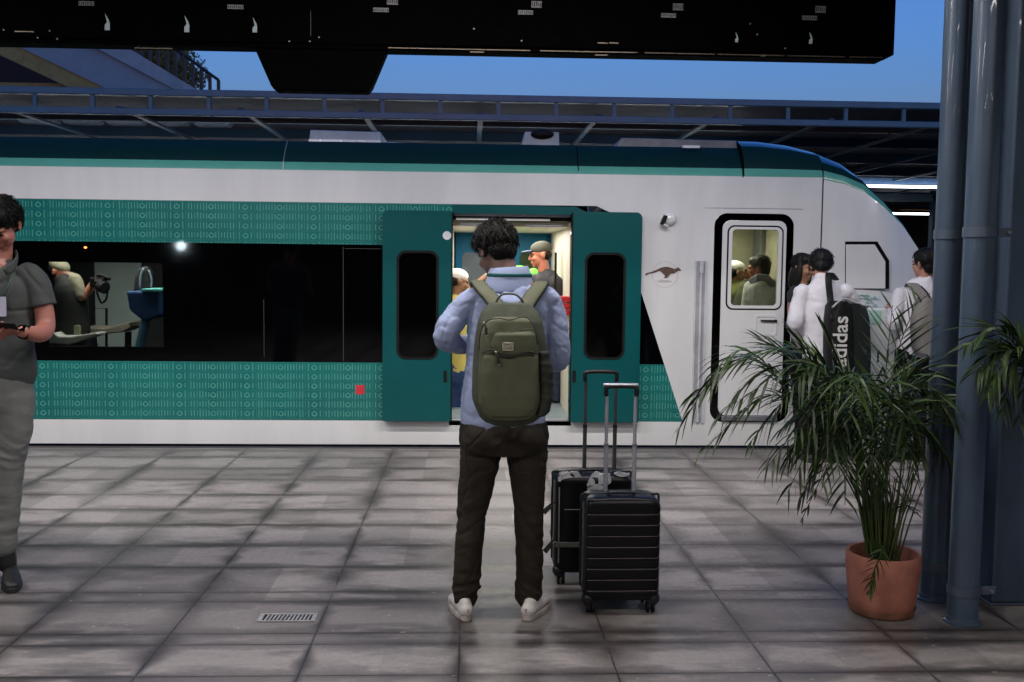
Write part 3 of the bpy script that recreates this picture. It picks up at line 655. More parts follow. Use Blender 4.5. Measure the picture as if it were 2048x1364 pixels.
for (Y_, z_) in ((18.6, 3.62), (23.4, 3.75)): MB().tube([(-12, Y_, z_), (W(1480, 300, Y_).x, Y_, z_)], .03, 8).build('tube_lamp', TUBE, can)  # hidden tubes added to brighten the canopy soffit
for (y, Y, xl, lab, rr) in ((372.5, 26.9, 1690, 'upper long white tube lamp glowing under the far canopy beyond the train nose', .038), (427.5, 34, 1740, 'lower white tube lamp glowing under the far canopy beyond the train nose', .035)):
    a, b = W(xl, y - 1, Y), W(1990, y + 2, Y)
    area('tube_lamp_light', (a.x - 11.2, Y, a.z - .06), 22, .1, 260, (.80, .9, 1.0))
    o = MB().tube([(a.x, Y, a.z), (b.x, Y, a.z)], rr, 10).build('tube_lamp', TUBE, origin=tuple(a)); tag(o, lab, 'lamp')
# suspended cable trays with brackets, upper left
for (x0, x1, y, Y, lab) in ((33, 470, 240, 19.5, 'pale suspended cable tray under the far canopy, upper one at the left'), (88, 400, 262, 21.5, 'pale suspended cable tray under the far canopy, lower one at the left')):
    a, b = W(x0, y, Y), W(x1, y, Y); t = thing('cable_tray', lab, 'cable tray', tuple((a + b) / 2))
    n = 5
    for k in range(n):
        u0 = a.x + (b.x - a.x) * k / n; u1 = a.x + (b.x - a.x) * (k + .9) / n
        MB().prism([(u0 + .06, a.z - .04), (u1 - .06, a.z - .04), (u1, a.z + .04), (u0, a.z + .04)], Y, Y + .3).build('tray_section', M('tray_pale', (.30, .34, .42), .45), t)
        MB().tube([((u0 + u1) / 2, Y + .1, a.z + .041), ((u0 + u1) / 2, Y + .1, zc_ - .05)], .016, 6).build('hanger', M('tray_pale', (.30, .34, .42), .45), t)
# ---------------------------------------------------------------- concrete stair going down to the far platform, upper left
YS = 24.0; q = lambda x, y, Y=YS: (W(x, y, Y).x, W(x, y, Y).z)
CONC = M('pale_concrete', (.20, .30, .34), .8, var=.1, vs=1.2); BEI = M('stair_soffit_ochre', (.26, .23, .08), .8, var=.15)
st = thing('concrete_stair', 'pale concrete stair flight with dark railing seen from below, upper left', 'stair', (q(200, 200)[0], YS, q(200, 200)[1]))
MB().prism([q(-160, 0), q(30, 90), q(240, 190), q(170, 190), q(0, 110), q(-160, 35)], YS + .05, YS + .5).build('soffit', BEI, st)
MB().prism([q(-160, 0), q(-20, 0), q(185, 93), q(372, 192), q(245, 192), q(30, 90)], YS, YS + .6).build('stringer', CONC, st)
MB().prism([q(-17, -15), q(110, 20), q(255, 95), q(415, 192), q(374, 192), q(186, 93), q(-17, -3)], YS - .12, YS + .12).build('parapet', M('parapet_concrete', (.25, .35, .38), .8, var=.12, vs=3), st)
MB().box(q(-200, 160)[0], q(108, 160)[0], YS + .5, YS + .8, q(0, 172)[1], q(0, 157)[1]).build('ledge', BEI, st)
IRON = M('railing_iron', (.006, .006, .008), .5)
rt0, rt1 = q(200, -10), q(437, 160); rb = lambda x: 95 + (x - 255) * (80 / 130)
mb = MB(); mb.tube([(rt0[0], YS, rt0[1]), (rt1[0], YS, rt1[1])], .035, 8); mb.build('handrail', IRON, st)
for k in range(12):
    x = 437 - k * 17.3; yt = 160 - (437 - x) * (170 / 237.); a = q(x, yt); b = q(x, min(195, rb(x) + 4 if x < 385 else 195))
    MB().box(a[0] - .035, a[0] + .035, YS - .03, YS + .03, min(a[1], b[1]), a[1]).build('baluster', IRON, st)
# building and tree beyond the railing
a, b = q(300, 60, 40), q(373, 60, 40)
t = thing('background_house', 'plain tan building corner behind the stair railing', 'building', (a[0], 40, -1.3))
b = q(373, 60, 46)
MB().box(a[0] - 3, b[0], 40, 46, -1.3, q(350, 60, 40)[1] + 2).build('wall', M('house_tan', (.22, .16, .14), .8), t)
MB().box(-30, q(215, 150, 34)[0], 34, 38, -1.3, q(0, 60, 34)[1]).build('side_wing', M('house_dark', (.012, .012, .014), .9), t)
MB().box(a[0] - 3.1, b[0] + .1, 39.9, 46.1, q(350, 60, 40)[1] + 2.001, q(350, 60, 40)[1] + 2.3).build('roof', M('house_roof', (.12, .08, .07), .8), t)
def leafblob(mb, c, r, n, ls, rnd):
    for k in range(n):
        d = Vector((rnd.gauss(0, 1), rnd.gauss(0, 1), rnd.gauss(0, 1))).normalized() * (rnd.random() ** .45)
        p = Vector((c[0] + d.x * r[0], c[1] + d.y * r[1], c[2] + d.z * r[2]))
        if noise.noise(p * 1.6) < -.12: continue
        u = Vector((rnd.gauss(0, 1), rnd.gauss(0, 1), rnd.gauss(0, 1))).normalized(); v = u.orthogonal().normalized(); s_ = ls * rnd.uniform(.6, 1.3)
        mb.face([mb.bm.verts.new(p + u * s_), mb.bm.verts.new(p + v * s_ * .45), mb.bm.verts.new(p - u * s_), mb.bm.verts.new(p - v * s_ * .45)])
rnd = random.Random(3); Yt = 31; a = W(352, 150, Yt)
t = thing('tree', 'yellow green tree crown seen through the dark stair railing', 'tree', (a.x, Yt, -1.3))
mb = MB(); mb.limb([(a.x, Yt, -1.3), (a.x + .1, Yt, 2), (a.x - .1, Yt, a.z)], [.22, .16, .07], 10, 3); mb.limb([(a.x, Yt, 2.8), (a.x + .6, Yt, a.z + .1)], [.1, .03], 8, 3); mb.limb([(a.x, Yt, 3.0), (a.x - .7, Yt, a.z + .2)], [.1, .03], 8, 3); mb.build('trunk', M('bark', (.05, .04, .03), .9), t)
mb = MB(); leafblob(mb, (a.x, Yt, a.z + .1), (1.0, .8, .75), 2600, .07, rnd); leafblob(mb, (a.x - .6, Yt, a.z + .5), (.7, .6, .5), 1300, .07, rnd); mb.build('crown', M('tree_leaf', (.13, .12, .02), .6, var=.5, vs=2), t, keep=True)

# ---------------------------------------------------------------- steel column and two drain pipes at the right
def pipe(px, py, r, label, ztop=3.75):
    g = G(px, py); t = thing('drain_pipe', label, 'pipe', (g.x, g.y, 0))
    MB().tube([(g.x, g.y, .0), (g.x, g.y, ztop)], r, 36).build('tube', BLUEPIPE, t, smooth=True)
    MB().lathe([(r + .001, .001), (r + .016, .001), (r + .016, .008), (r + .006, .014), (r + .004, .03), (r + .001, .032)], (g.x, g.y, 0), 36).build('base_flange', BLUEPIPE, t, smooth=True)
    return t, g
t1, g1 = pipe(1865, 1197, .0610, 'blue grey drain pipe standing between the palm pot and the other pipe')
t2, g2 = pipe(1924, 1243, .0675, 'blue grey drain pipe standing right against the wide steel column')
CLP = M('clamp_grey', (.075, .10, .14), .4, metal=.2)
for (t, g, r, zs) in ((t1, g1, .0610, (1.79, .17)), (t2, g2, .0675, (1.79, .155))):
    for z in zs:
        cl = MB().lathe([(r + .001, -.022), (r + .006, -.022), (r + .006, .022), (r + .001, .022)], (g.x, g.y, z), 36).build('clamp', CLP, t, smooth=35)
        MB().box(g.x + r + .002, g.x + r + .07, g.y - .03, g.y - .018, z - .02, z + .02).build('clamp_ear', CLP, cl, bev=.004)
        MB().tube([(g.x + r + .045, g.y - .045, z), (g.x + r + .045, g.y - .005, z)], .008, 8).build('clamp_bolt', GREYM, cl)
cx = W(1981, 1240, 4.62).x
col = thing('steel_column', 'wide blue grey steel column at the right edge behind the drain pipes', 'column', (cx + .3, 4.75, 0))
MB().box(cx, cx + .6, 4.62, 4.9, .012, 3.79).build('shaft', BLUEPIPE, col, bev=.01)
MB().box(cx - .16, cx - .001, 4.83, 4.86, .012, 3.79).build('web_plate', BLUEPIPE, col)
MB().box(cx - .012, cx + .612, 4.608, 4.912, .0005, .0115).build('base_plate', CLP, col, bev=.004)
# pinkish lit panel seen between the pipes
a, b = W(1905, 352, 12.5), W(1945, 498, 12.5)
pn = thing('lit_notice_board', 'tall pinkish notice board seen in the gap between the two pipes', 'notice board', (a.x, 12.5, -.9))
MB().box(a.x, b.x + .3, 12.5, 12.56, b.z, a.z).build('board', M('board_pink', (.60, .42, .42), .6), pn, bev=.01)
MB().box(a.x + .15, a.x + .25, 12.57, 12.67, -.95, a.z).build('post', FBD, pn)
# ---------------------------------------------------------------- people: shared builders
SKIN = M('skin_light', (.34, .17, .12), .5, var=.08, vs=12); SKINR = M('skin_ruddy', (.42, .15, .09), .5, var=.1, vs=12); SKINB = M('skin_tan', (.24, .12, .07), .5, var=.1, vs=12)
SKINH = M('skin_neck', (.20, .115, .095), .5, var=.08, vs=12)
HAIR = M('hair_black', (.0022, .002, .002), .6, spec=.25, var=.5, vs=60, stretch=(1, 1, .3)); HAIRB = M('hair_brown', (.0045, .003, .0026), .55, spec=.3, var=.6, vs=60, stretch=(1, 1, .3))
EYE = M('eye_dark', (.01, .008, .007), .2)
def headM(c, f, up=(0, 0, 1), s=1.):
    f = Vector(f).normalized(); y = -f; z = (Vector(up) - y * Vector(up).dot(y)).normalized(); x = y.cross(z)
    return Matrix(((x.x * s, y.x * s, z.x * s, c[0]), (x.y * s, y.y * s, z.y * s, c[1]), (x.z * s, y.z * s, z.z * s, c[2]), (0, 0, 0, 1)))
def ellM(mb, m, c, r, u=18, v=12):
    bmesh.ops.create_uvsphere(mb.bm, u_segments=u, v_segments=v, radius=1, matrix=m @ Matrix.Translation(Vector(c)) @ Matrix.Diagonal((*r, 1)))
def head(mb, m):
    for c, r in (((0, .012, .022), (.074, .094, .086)), ((0, -.030, -.040), (.058, .062, .072)), ((0, -.062, -.092), (.028, .024, .021)), ((0, -.078, .018), (.052, .020, .013)),
                 ((.033, -.066, -.030), (.024, .026, .024)), ((-.033, -.066, -.030), (.024, .026, .024)), ((0, -.090, -.062), (.022, .011, .005)), ((0, -.087, -.073), (.019, .011, .006)),
                 ((.077, .010, -.012), (.009, .019, .032)), ((-.077, .010, -.012), (.009, .019, .032)), ((.083, .016, .0), (.008, .014, .02)), ((-.083, .016, .0), (.008, .014, .02)),
                 ((0, -.104, -.034), (.015, .016, .011))): ellM(mb, m, c, r)
    mb.limb([m @ Vector(p) for p in ((0, -.090, .012), (0, -.102, -.010), (0, -.110, -.032))], [.010, .011, .012], 10, 2)
def eyes(m, parent, hair):
    for s in (-1, 1):
        mb = MB(); ellM(mb, m, (s * .031, -.086, -.004), (.013, .007, .0065), 10, 8); mb.build('eye', EYE, parent, smooth='all')
        mb = MB(); mb.tube([m @ Vector(p) for p in ((s * .014, -.098, .014), (s * .032, -.098, .021), (s * .050, -.083, .015))], [.003, .004, .002], 6); mb.build('eyebrow', hair, parent, smooth='all')
def hair(m, parent, mat, n=170, vol=1., rnd=None, long=0, name='hair', fringe=.05):
    rnd = rnd or random.Random(1)
    mb = MB(); ellM(mb, m, (0, .022, .040), (.084 * vol, .096 * vol, .086 * vol)); ellM(mb, m, (0, .058, -.026), (.068, .052, .062)); ellM(mb, m, (0, -.03, .075), (.066, .060, .045))
    if long: ellM(mb, m, (0, .055, -.09), (.088, .06, .13)); ellM(mb, m, (.07, .0, -.07), (.025, .05, .12)); ellM(mb, m, (-.07, .0, -.07), (.025, .05, .12))
    mi = m.inverted()
    def dd(p, nn):
        q = mi @ p; return .004 * noise.noise(Vector((q.x * 45, q.y * 45, q.z * 14))) + .0015 * noise.noise(q * 130)
    h = fuse(mb, name, mat, parent, .005, 3, dd)
    mb = MB()
    for k in range(n):
        a = rnd.uniform(0, 2 * math.pi); e = rnd.uniform(-.35, 1.35)
        d = Vector((math.cos(a) * math.cos(e), math.sin(a) * math.cos(e), math.sin(e)))
        if d.y < -.35 and d.z < .25: continue
        c = Vector((0, .022, .036)); r = Vector((.085 * vol, .097 * vol, .087 * vol))
        p = c + Vector((d.x * r.x, d.y * r.y, d.z * r.z)); crown = Vector((0, .03, .125)); t = (p - crown); t = (t - d * t.dot(d)); 
        t = (t.normalized() if t.length > 1e-4 else Vector((1, 0, 0))) + Vector((rnd.gauss(0, .16), rnd.gauss(0, .16), rnd.gauss(0, .12))) + .22 * noise.noise_vector(p * 16); L = rnd.uniform(.03, .055)
        lift = rnd.uniform(.0, .006); dn = L * L / .19
        pts = [m @ (p - d * .002), m @ (p + t * L * .5 + d * (.0035 + lift * .5 - dn * .25)), m @ (p + t * L + d * (.001 + lift - dn))]
        mb.tube(pts, [(.0019, .0013), (.0018, .0012), (.0004, .0004)], 4)
    for k in range(n // 3):
        a = rnd.uniform(.1, math.pi - .1); e = rnd.uniform(-.9, .6); d = Vector((math.cos(a) * math.cos(e), math.sin(a) * math.cos(e), math.sin(e)))
        p = Vector((0, .058, -.026)) + Vector((d.x * .069, d.y * .053, d.z * .063)); t = Vector((rnd.gauss(0, .15), .1, -1)); t = (t - d * t.dot(d)).normalized(); L = rnd.uniform(.012, .024)
        mb.tube([m @ (p - d * .002), m @ (p + t * L * .5 + d * .002), m @ (p + t * L + d * .001)], [(.0016, .001), (.0014, .001), (.0003, .0003)], 4)
    mb.build('hair_locks', mat, h, smooth='all')
    return h
def hand(mb, w, d, pn, side, curl=40, s=1.):
    """w wrist, d towards the fingertips, pn palm normal, side: +1/-1 thumb side along d x pn"""
    w = Vector(w); d = Vector(d).normalized(); pn = Vector(pn); pn = (pn - d * pn.dot(d)).normalized(); sd = d.cross(pn) * side
    mb.tube([w - d * .01, w + d * .035 * s, w + d * .088 * s], [(.024 * s, .018 * s), (.038 * s, .015 * s), (.040 * s, .013 * s)], 14, 3, sd, True)
    for k, (o, L) in enumerate(((.030, .072), (.010, .080), (-.010, .075), (-.029, .060))):
        b = w + d * .085 * s + sd * o * s; P = [b]; a = 0
        for j, q in enumerate((.45, .3, .25)):
            a += R(curl * (.8 + .1 * k)) * (.7 if j == 0 else .8); P.append(P[-1] + (d * math.cos(a) + pn * math.sin(a)) * L * q * s)
        mb.limb(P, [.0095 * s, .009 * s, .0082 * s, .0072 * s], 8, 2)
    b = w + d * .025 * s + sd * .032 * s; mb.limb([b, b + (d * .6 + sd * .55 + pn * .4).normalized() * .035 * s, b + (d * .95 + sd * .35 + pn * .6).normalized() * .062 * s], [.013 * s, .011 * s, .008 * s], 8, 2)
def shoe(parent, heel, toe, mat, solemat, h=.075, wd=.045):
    heel = Vector((heel[0], heel[1], 0)); toe = Vector((toe[0], toe[1], 0)); d = (toe - heel).normalized(); L = .285; sd = Vector((d.y, -d.x, 0))
    P = lambda t, z: heel + d * (t * L) + Vector((0, 0, z))
    mb = MB(); mb.tube([P(.10, .045), P(.3, .05), P(.55, .047), P(.8, .038), P(.93, .032)], [(.034, .036), (.037, .040), (.043, .032), (.043, .024), (.030, .018)], 16, 4, sd, True)
    mb.tube([P(.14, .04), P(.17, h), P(.19, h + .022)], [(.031, .04), (.031, .042), (.030, .040)], 16, 3, sd, True)
    o = fuse(mb, 'shoe', mat, parent, .005, 3, lambda p, n: .0012 * noise.noise(p * 60))
    pts = []
    for k in range(28):
        a = 2 * math.pi * k / 28; t = .5 - .51 * math.cos(a); wv = (.036 + .014 * math.sin(math.pi * min(1, max(0, t)) ** 1.5)) * abs(math.sin(a)) ** .55 * (1 if math.sin(a) > 0 else -1); q = heel + d * (t * L) + sd * wv; pts.append((q.x, q.y))
    s_ = MB().prism(pts, .001, .026, 'z').build('sole', solemat, o, bev=.004)
    mb = MB(); q0 = P(-.015, .03); mb.tube([P(-.012, .028), P(-.008, .06), P(.0, h + .01)], [(.006, .003)] * 3, 6, 0, sd)
    for k in range(4): c = P(.42 + k * .085, .083 - k * .007); mb.tube([c - sd * .022 - Vector((0, 0, .006)), c, c + sd * .022 - Vector((0, 0, .006))], .0032, 6)
    mb.build('laces', solemat, o)
    return o
def ankle_limb(mb, pts, rad, ref=(1, 0, 0)): mb.tube(pts, rad, 20, 4, ref, True)
def person(label, base, group=None): return thing('person', label, 'person', base, group)

# ---------------------------------------------------------------- hero: traveller seen from behind
YH = 4.52
hp = lambda px, py, dy=0.: W(px, py, YH + dy)
k = YH / F
man = person('man seen from behind in a light blue shirt wearing an olive backpack', (hp(1005, 1220).x, YH, 0))
SHIRT = M('shirt_light_blue', (.27, .325, .50), .8, var=.05, vs=3, bs=.12, bscale=500, sheen=.1)
TROU = M('trousers_dark_olive', (.021, .017, .012), .75, var=.25, vs=4, bs=.2, bscale=400, spec=.2)
SNEAK = M('white_canvas', (.50, .47, .45), .7, var=.12, vs=18, bs=.1, bscale=500); SOLE = M('worn_sole', (.36, .31, .28), .6, var=.35, vs=22)
hm = headM(hp(990, 501, .07), (-.40, .80, -.50))
mb = MB(); head(mb, hm); mb.limb([hp(1016, 575, .01), hp(1008, 540, .02), hp(1000, 505, .05)], [.064, .060, .062], 18, 4)
mb.tube([hp(1007, 860), hp(1010, 740), hp(1018, 640), hp(1022, 590), hp(1018, 565)], [(.16, .09), (.15, .08), (.16, .09), (.15, .08), (.07, .06)], 20, 4, (1, 0, 0), True)
for sx, pts in ((-1, ((948, 598, 0), (915, 632, 0), (888, 672, -.02), (925, 688, .18), (968, 672, .34))), (1, ((1092, 598, 0), (1112, 650, 0), (1117, 712, -.02), (1100, 712, .18), (1055, 690, .34)))):
    P = [hp(*p) for p in pts]; mb.limb(P, [.036, .026, .020, .022, .022], 16, 4)
    hand(mb, P[-1], P[-1] - P[-2] + Vector((0, .05, .02)), (sx * -.3, -.2, 1), -sx, 45)
for P in (((975, 880), (950, 980), (941, 1080), (935, 1205)), ((1040, 880), (1056, 980), (1058, 1080), (1056, 1205))):
    mb.limb([hp(*p) for p in P], [.075, .060, .050, .036], 14, 4)
fuse(mb, 'body', SKINH, man, .006, 3)
hair(hm, man, HAIRB, 2400, 1.10, random.Random(5))
# shirt
def shirt_d(p, n):
    u = (p.z - 1.0)
    q = Vector((p.x + .5 * p.z, p.y, p.z)); e = min(1, max(.08, (p.z - .88) / .12)) * (.25 if p.z > 1.53 else 1); return e * (fold(q, 9, 9, 5, .0035) + .0022 * noise.noise(Vector((p.x * 12 + 3, p.y * 12, p.z * 30)))) + e * (crease(q, 5, .006, 1) + crease(q, 9, .0035, 8)) + .0012 * noise.noise(p * 60)
mb = MB()
T = [(1008, 855, 84, .118), (1006, 835, 86, .122), (1005, 795, 84, .118), (1008, 740, 80, .115), (1012, 690, 78, .118), (1018, 640, 82, .128), (1020, 610, 82, .122), (1020, 588, 68, .10), (1019, 572, 50, .075), (1018, 562, 42, .050)]
mb.tube([hp(a, b) for a, b, c, d in T], [(c * k, d) for a, b, c, d in T], 32, 4, (1, 0, 0), True)
mb.limb([hp(960, 592), hp(938, 606), hp(912, 634), hp(889, 670, -.02), hp(905, 684, .06), hp(930, 688, .18), hp(962, 676, .30)], [.054, .060, .058, .057, .052, .047, .040], 20, 4)
mb.limb([hp(1078, 592), hp(1098, 604), hp(1113, 646), hp(1118, 700, -.01), hp(1115, 722, .03), hp(1095, 718, .18), hp(1060, 695, .30)], [.054, .059, .056, .053, .050, .045, .040], 20, 4)
mb.ell(hp(1008, 858), (.172, .118, .03))
sh_ = fuse(mb, 'shirt', SHIRT, man, .0052, 5, shirt_d)
mb = MB(); pts = []
for a in range(25):
    t = 2 * math.pi * a / 24; c = hp(1018, 549, .0); pts.append(c + Vector((.083 * math.cos(t), .068 * math.sin(t) + .005, .004 * math.cos(t) + .018 * math.sin(t))))
mb.bm.free(); mb = MB(); c0 = hp(1018, 556); zt2_, zb2_ = hp(1018, 534).z, hp(1018, 569).z
mb.rings([[Vector((c0.x + rx * math.cos(2 * math.pi * j / 40), c0.y + .008 + ry * math.sin(2 * math.pi * j / 40) - (.010 if z < 1.56 else 0) * 0, z - .045 * max(0, math.sin(2 * math.pi * j / 40)) + .006 * math.cos(2 * math.pi * j / 40))) for j in range(40)] for rx, ry, z in ((.088, .072, zb2_), (.124, .094, zb2_ - .030), (.122, .094, zb2_ - .018), (.108, .088, zb2_ + .008), (.099, .082, (zt2_ + zb2_) / 2 + .01), (.088, .073, zt2_ - .004), (.085, .070, zt2_), (.082, .067, zt2_ - .004), (.084, .068, zb2_))], False)
mb.build('collar', SHIRT, sh_, smooth=60)
mb = MB(); pts = []
for a in range(-2, 27):
    t = math.pi + math.pi * a / 24; c = hp(1019, 552, .0); pts.append(c + Vector((.1025 * math.cos(t), .086 * math.sin(t) + .008, .004 - .02 * max(0, math.sin(t)))))
mb.tube(pts, (lambda v: [v] * len(pts))((.0080, .0012)), 6, 0, (0, 0, 1)); mb.build('lanyard', M('lanyard_teal', (.004, .10, .10), .5), man, smooth='all')
# trousers
def trou_d(p, n):
    a = max(0, 1 - abs(p.z - .45) / .13) * .6; b = max(0, 1 - abs(p.z - .12) / .12); c = max(0, 1 - abs(p.z - .80) / .12)
    sg = 1 if p.x > hp(1008, 900).x else -1; q = Vector((p.x, p.y, p.z + .55 * sg * p.x)); return fold(q, 5, 5, 13, .0025 + .006 * a + .011 * b) * (1 if p.z < .75 else .4) + crease(q, 6, .004, 3, (1, 1, 1.6)) + fold(p, 8, 8, 9, .006 * c + .002) + .002 * noise.noise(p * 30)
mb = MB()
mb.tube([hp(1008, 842), hp(1008, 862), hp(1008, 885), hp(1008, 906)], [(.198, .118), (.205, .13), (.205, .13), (.190, .12)], 28, 4, (1, 0, 0))
for T in (((962, 880, 44, .095), (959, 925, 42, .092), (951, 975, 36.5, .082), (944, 1025, 32.5, .070), (939, 1075, 30.5, .072), (936, 1125, 29, .068), (933, 1175, 28, .062), (932, 1192, 27, .058)),
          ((1053, 880, 44, .095), (1055, 925, 41, .092), (1057, 975, 35, .082), (1058, 1025, 31, .070), (1058, 1075, 30, .072), (1059, 1125, 29, .068), (1058, 1175, 27.5, .062), (1056, 1192, 26.5, .058))):
    mb.tube([hp(a, b, .005 * max(0, (b - 1000) / 200)) for a, b, c, d in T], [(c * k * .98, d) for a, b, c, d in T], 26, 5, (1, 0, 0), True)
for x in (963, 1052): mb.ell(hp(x, 878, -.045), (.088, .085, .09))
tr_ = fuse(mb, 'trousers', TROU, man, .006, 4, trou_d)
for x0, x1, y in ((932, 990, 905), (1022, 1078, 905)):
    mb = MB(); mb.tube([hp(x0, y - 20, -.148), hp(x0 + 3, y + 30, -.150), hp((x0 + x1) / 2, y + 42, -.152), hp(x1 - 3, y + 30, -.150), hp(x1, y - 20, -.142)], .0016, 5, 4); mb.build('pocket_stitch', BLACK, tr_)
g = G(935, 1244); shoe(man, (g.x, g.y), (G(900, 1192).x, G(903, 1190).y), SNEAK, SOLE, .048)
g = G(1052, 1243); shoe(man, (g.x, g.y), (G(1100, 1198).x, G(1100, 1198).y), SNEAK, SOLE, .048)

# backpack
YP = 4.245; bp = lambda px, py, dy=0.: W(px, py, YP + dy); kp = YP / F
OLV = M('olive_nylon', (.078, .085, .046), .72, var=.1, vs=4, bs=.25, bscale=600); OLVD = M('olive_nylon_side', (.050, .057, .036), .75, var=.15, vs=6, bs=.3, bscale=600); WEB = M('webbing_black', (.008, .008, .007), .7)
pack = thing('backpack', 'olive green backpack with a small pale badge worn by the man in the blue shirt', 'backpack', tuple(bp(1023, 850)))
def pk_d(p, n): return .004 * noise.noise(Vector((p.x * 9, p.y * 9, p.z * 7 + 5))) + .0022 * noise.noise(Vector((p.x * 24 + 4, p.y * 24, p.z * 12))) + fold(p, 5, 5, 3, .0025, 3)
O = [(604, 985, 1057), (610, 974, 1066), (624, 961, 1078), (642, 954, 1085), (662, 951, 1088), (696, 947, 1097), (733, 944, 1104), (765, 943, 1104), (799, 944, 1102), (817, 950, 1097), (833, 957, 1083), (844, 968, 1068), (850, 990, 1045)]
mb = MB()
L = []
for y, a, b in O:
    c = W((a + b) / 2, y, YP + .04); e = min(1, .45 + (y - 600) / 90, .5 + (856 - y) / 60); L.append((c.x, YP + .03 + .0, c.z, (b - a) / 2 * kp * 1.0, .088 * e))
mb.hloft(L[::-1], 40, 3.0)
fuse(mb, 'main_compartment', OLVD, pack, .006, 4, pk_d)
def pocket(name, T, dy, ry, mat, p=3.):
    mb = MB(); L = []
    for y, a, b, e in T: c = W((a + b) / 2, y, YP - .05 + dy); L.append((c.x, YP - .05 + dy, c.z, (b - a) / 2 * (YP - .05) / F, ry * e))
    mb.hloft(L[::-1], 36, p); return fuse(mb, name, mat, pack, .005, 3, pk_d)
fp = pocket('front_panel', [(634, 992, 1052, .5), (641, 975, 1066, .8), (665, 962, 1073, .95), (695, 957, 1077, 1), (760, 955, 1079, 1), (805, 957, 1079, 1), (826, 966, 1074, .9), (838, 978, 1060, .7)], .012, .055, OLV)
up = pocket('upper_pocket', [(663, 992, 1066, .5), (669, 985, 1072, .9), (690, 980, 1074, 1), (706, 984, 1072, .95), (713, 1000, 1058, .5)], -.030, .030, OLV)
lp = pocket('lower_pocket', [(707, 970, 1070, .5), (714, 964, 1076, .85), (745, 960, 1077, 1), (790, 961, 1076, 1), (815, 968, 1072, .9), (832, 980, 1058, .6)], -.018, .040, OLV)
ZY = -.110
def piping(pts, r, dy, mat=WEB, par=fp, nm='zip_line'):
    mb = MB(); mb.tube([bp(x, y, dy) for x, y in pts], r, 6, 4); return mb.build(nm, mat, par, smooth='all')
piping([(958, 700), (960, 672), (966, 651), (978, 640), (1000, 637), (1020, 640), (1045, 634), (1060, 640), (1070, 660), (1076, 690)], .0022, -.088)
piping([(980, 659), (1000, 664), (1022, 665), (1040, 660), (1060, 658), (1071, 664)], .0016, -.108, OLVD, up, 'seam')
piping([(964, 706), (975, 701), (990, 701), (1000, 710), (1014, 714), (1028, 713), (1045, 706), (1060, 704), (1074, 706)], .0034, -.112, WEB, lp)
for x, y in ((968, 646), (992, 704)):
    mb = MB(); mb.tube([bp(x, y, -.112), bp(x + 4, y + 10, -.120)], .004, 6); mb.tube([bp(x + 4, y + 10, -.120), bp(x + 5, y + 24, -.120)], .0058, 8); mb.build('zip_pull', WEB, fp)
    mb = MB(); mb.ell(bp(x, y + 1, -.116), (.0055, .004, .0075), u=10, v=8); mb.ell(bp(x + 6, y + 25, -.120), (.0062, .005, .005), u=10, v=8); mb.build('zip_slider', M('old_brass', (.30, .27, .18), .4, metal=.7), fp)
a, b = bp(1004.5, 702, -.113), bp(1027.5, 685, -.113); bd = MB().prism(rrect(a.x, b.x, a.z, b.z, .004, 4), a.y - .004, a.y + .006).build('badge', M('badge_pale', (.30, .28, .20), .7, var=.2, vs=80, bs=.3), up, bev=.0015)
mb = MB(); c = (a + b) / 2; mb.tube([(c.x - .014, a.y - .006, c.z + .001), (c.x - .006, a.y - .006, c.z - .006), (c.x + .006, a.y - .006, c.z - .006), (c.x + .015, a.y - .006, c.z + .002)], .0012, 5, 3); mb.tube([(c.x - .013, a.y - .006, c.z + .008), (c.x - .004, a.y - .006, c.z + .011), (c.x + .006, a.y - .006, c.z + .007), (c.x + .012, a.y - .006, c.z + .011)], .0010, 5, 3); mb.build('badge_mark', M('badge_ink', (.11, .10, .07), .7), bd)
mb = MB(); mb.tube([bp(991, 612, .03), bp(996, 597, .015), bp(1008, 588, .01), (bp(1030, 589, .01)), bp(1042, 598, .015), bp(1048, 610, .03)], [(.0045, .006)] * 6, 8, 4); mb.build('top_handle', OLVD, pack, smooth='all')
# shoulder straps
for S_ in (((1000, 622, 4.42), (985, 598, 4.462), (964, 574, 4.520), (955, 563, 4.60), (958, 575, 4.73), (950, 630, 4.775), (945, 700, 4.765), (940, 745, 4.68)), ((1046, 622, 4.42), (1060, 598, 4.462), (1076, 575, 4.520), (1083, 565, 4.60), (1080, 577, 4.73), (1088, 630, 4.775), (1093, 700, 4.765), (1098, 745, 4.68))):
    P = [W(s[0], s[1], s[2] - .1) for s in S_]
    mb = MB(); mb.tube(P, [(.032, .008)] * 4 + [(.030, .008)] * 2 + [(.02, .005)] * 2, 12, 4, (1, 0, 0), True); s_ = mb.build('shoulder_strap', OLV, pack, smooth='all')
    mb = MB(); mb.tube([p + Vector((0, .002, -.004)) for p in P[:5]], [(.036, .0045)] * 5, 10, 4, (1, 0, 0)); mb.build('strap_edge', WEB, s_, smooth='all')
# mesh side pocket
mb = MB(); L = []
for y, a, b in ((700, 1072, 1097), (745, 1074, 1106), (790, 1074, 1105), (820, 1070, 1098), (828, 1068, 1090)): c = W((a + b) / 2, y, YP + .01); L.append((c.x, YP - .005, c.z, (b - a) / 2 * kp, .068))
mb.hloft(L[::-1], 24, 2.4); fuse(mb, 'side_pocket', M('mesh_black', (.014, .016, .011), .8), pack, .006, 3, lambda p, n: fold(p, 3, 3, 16, .006))

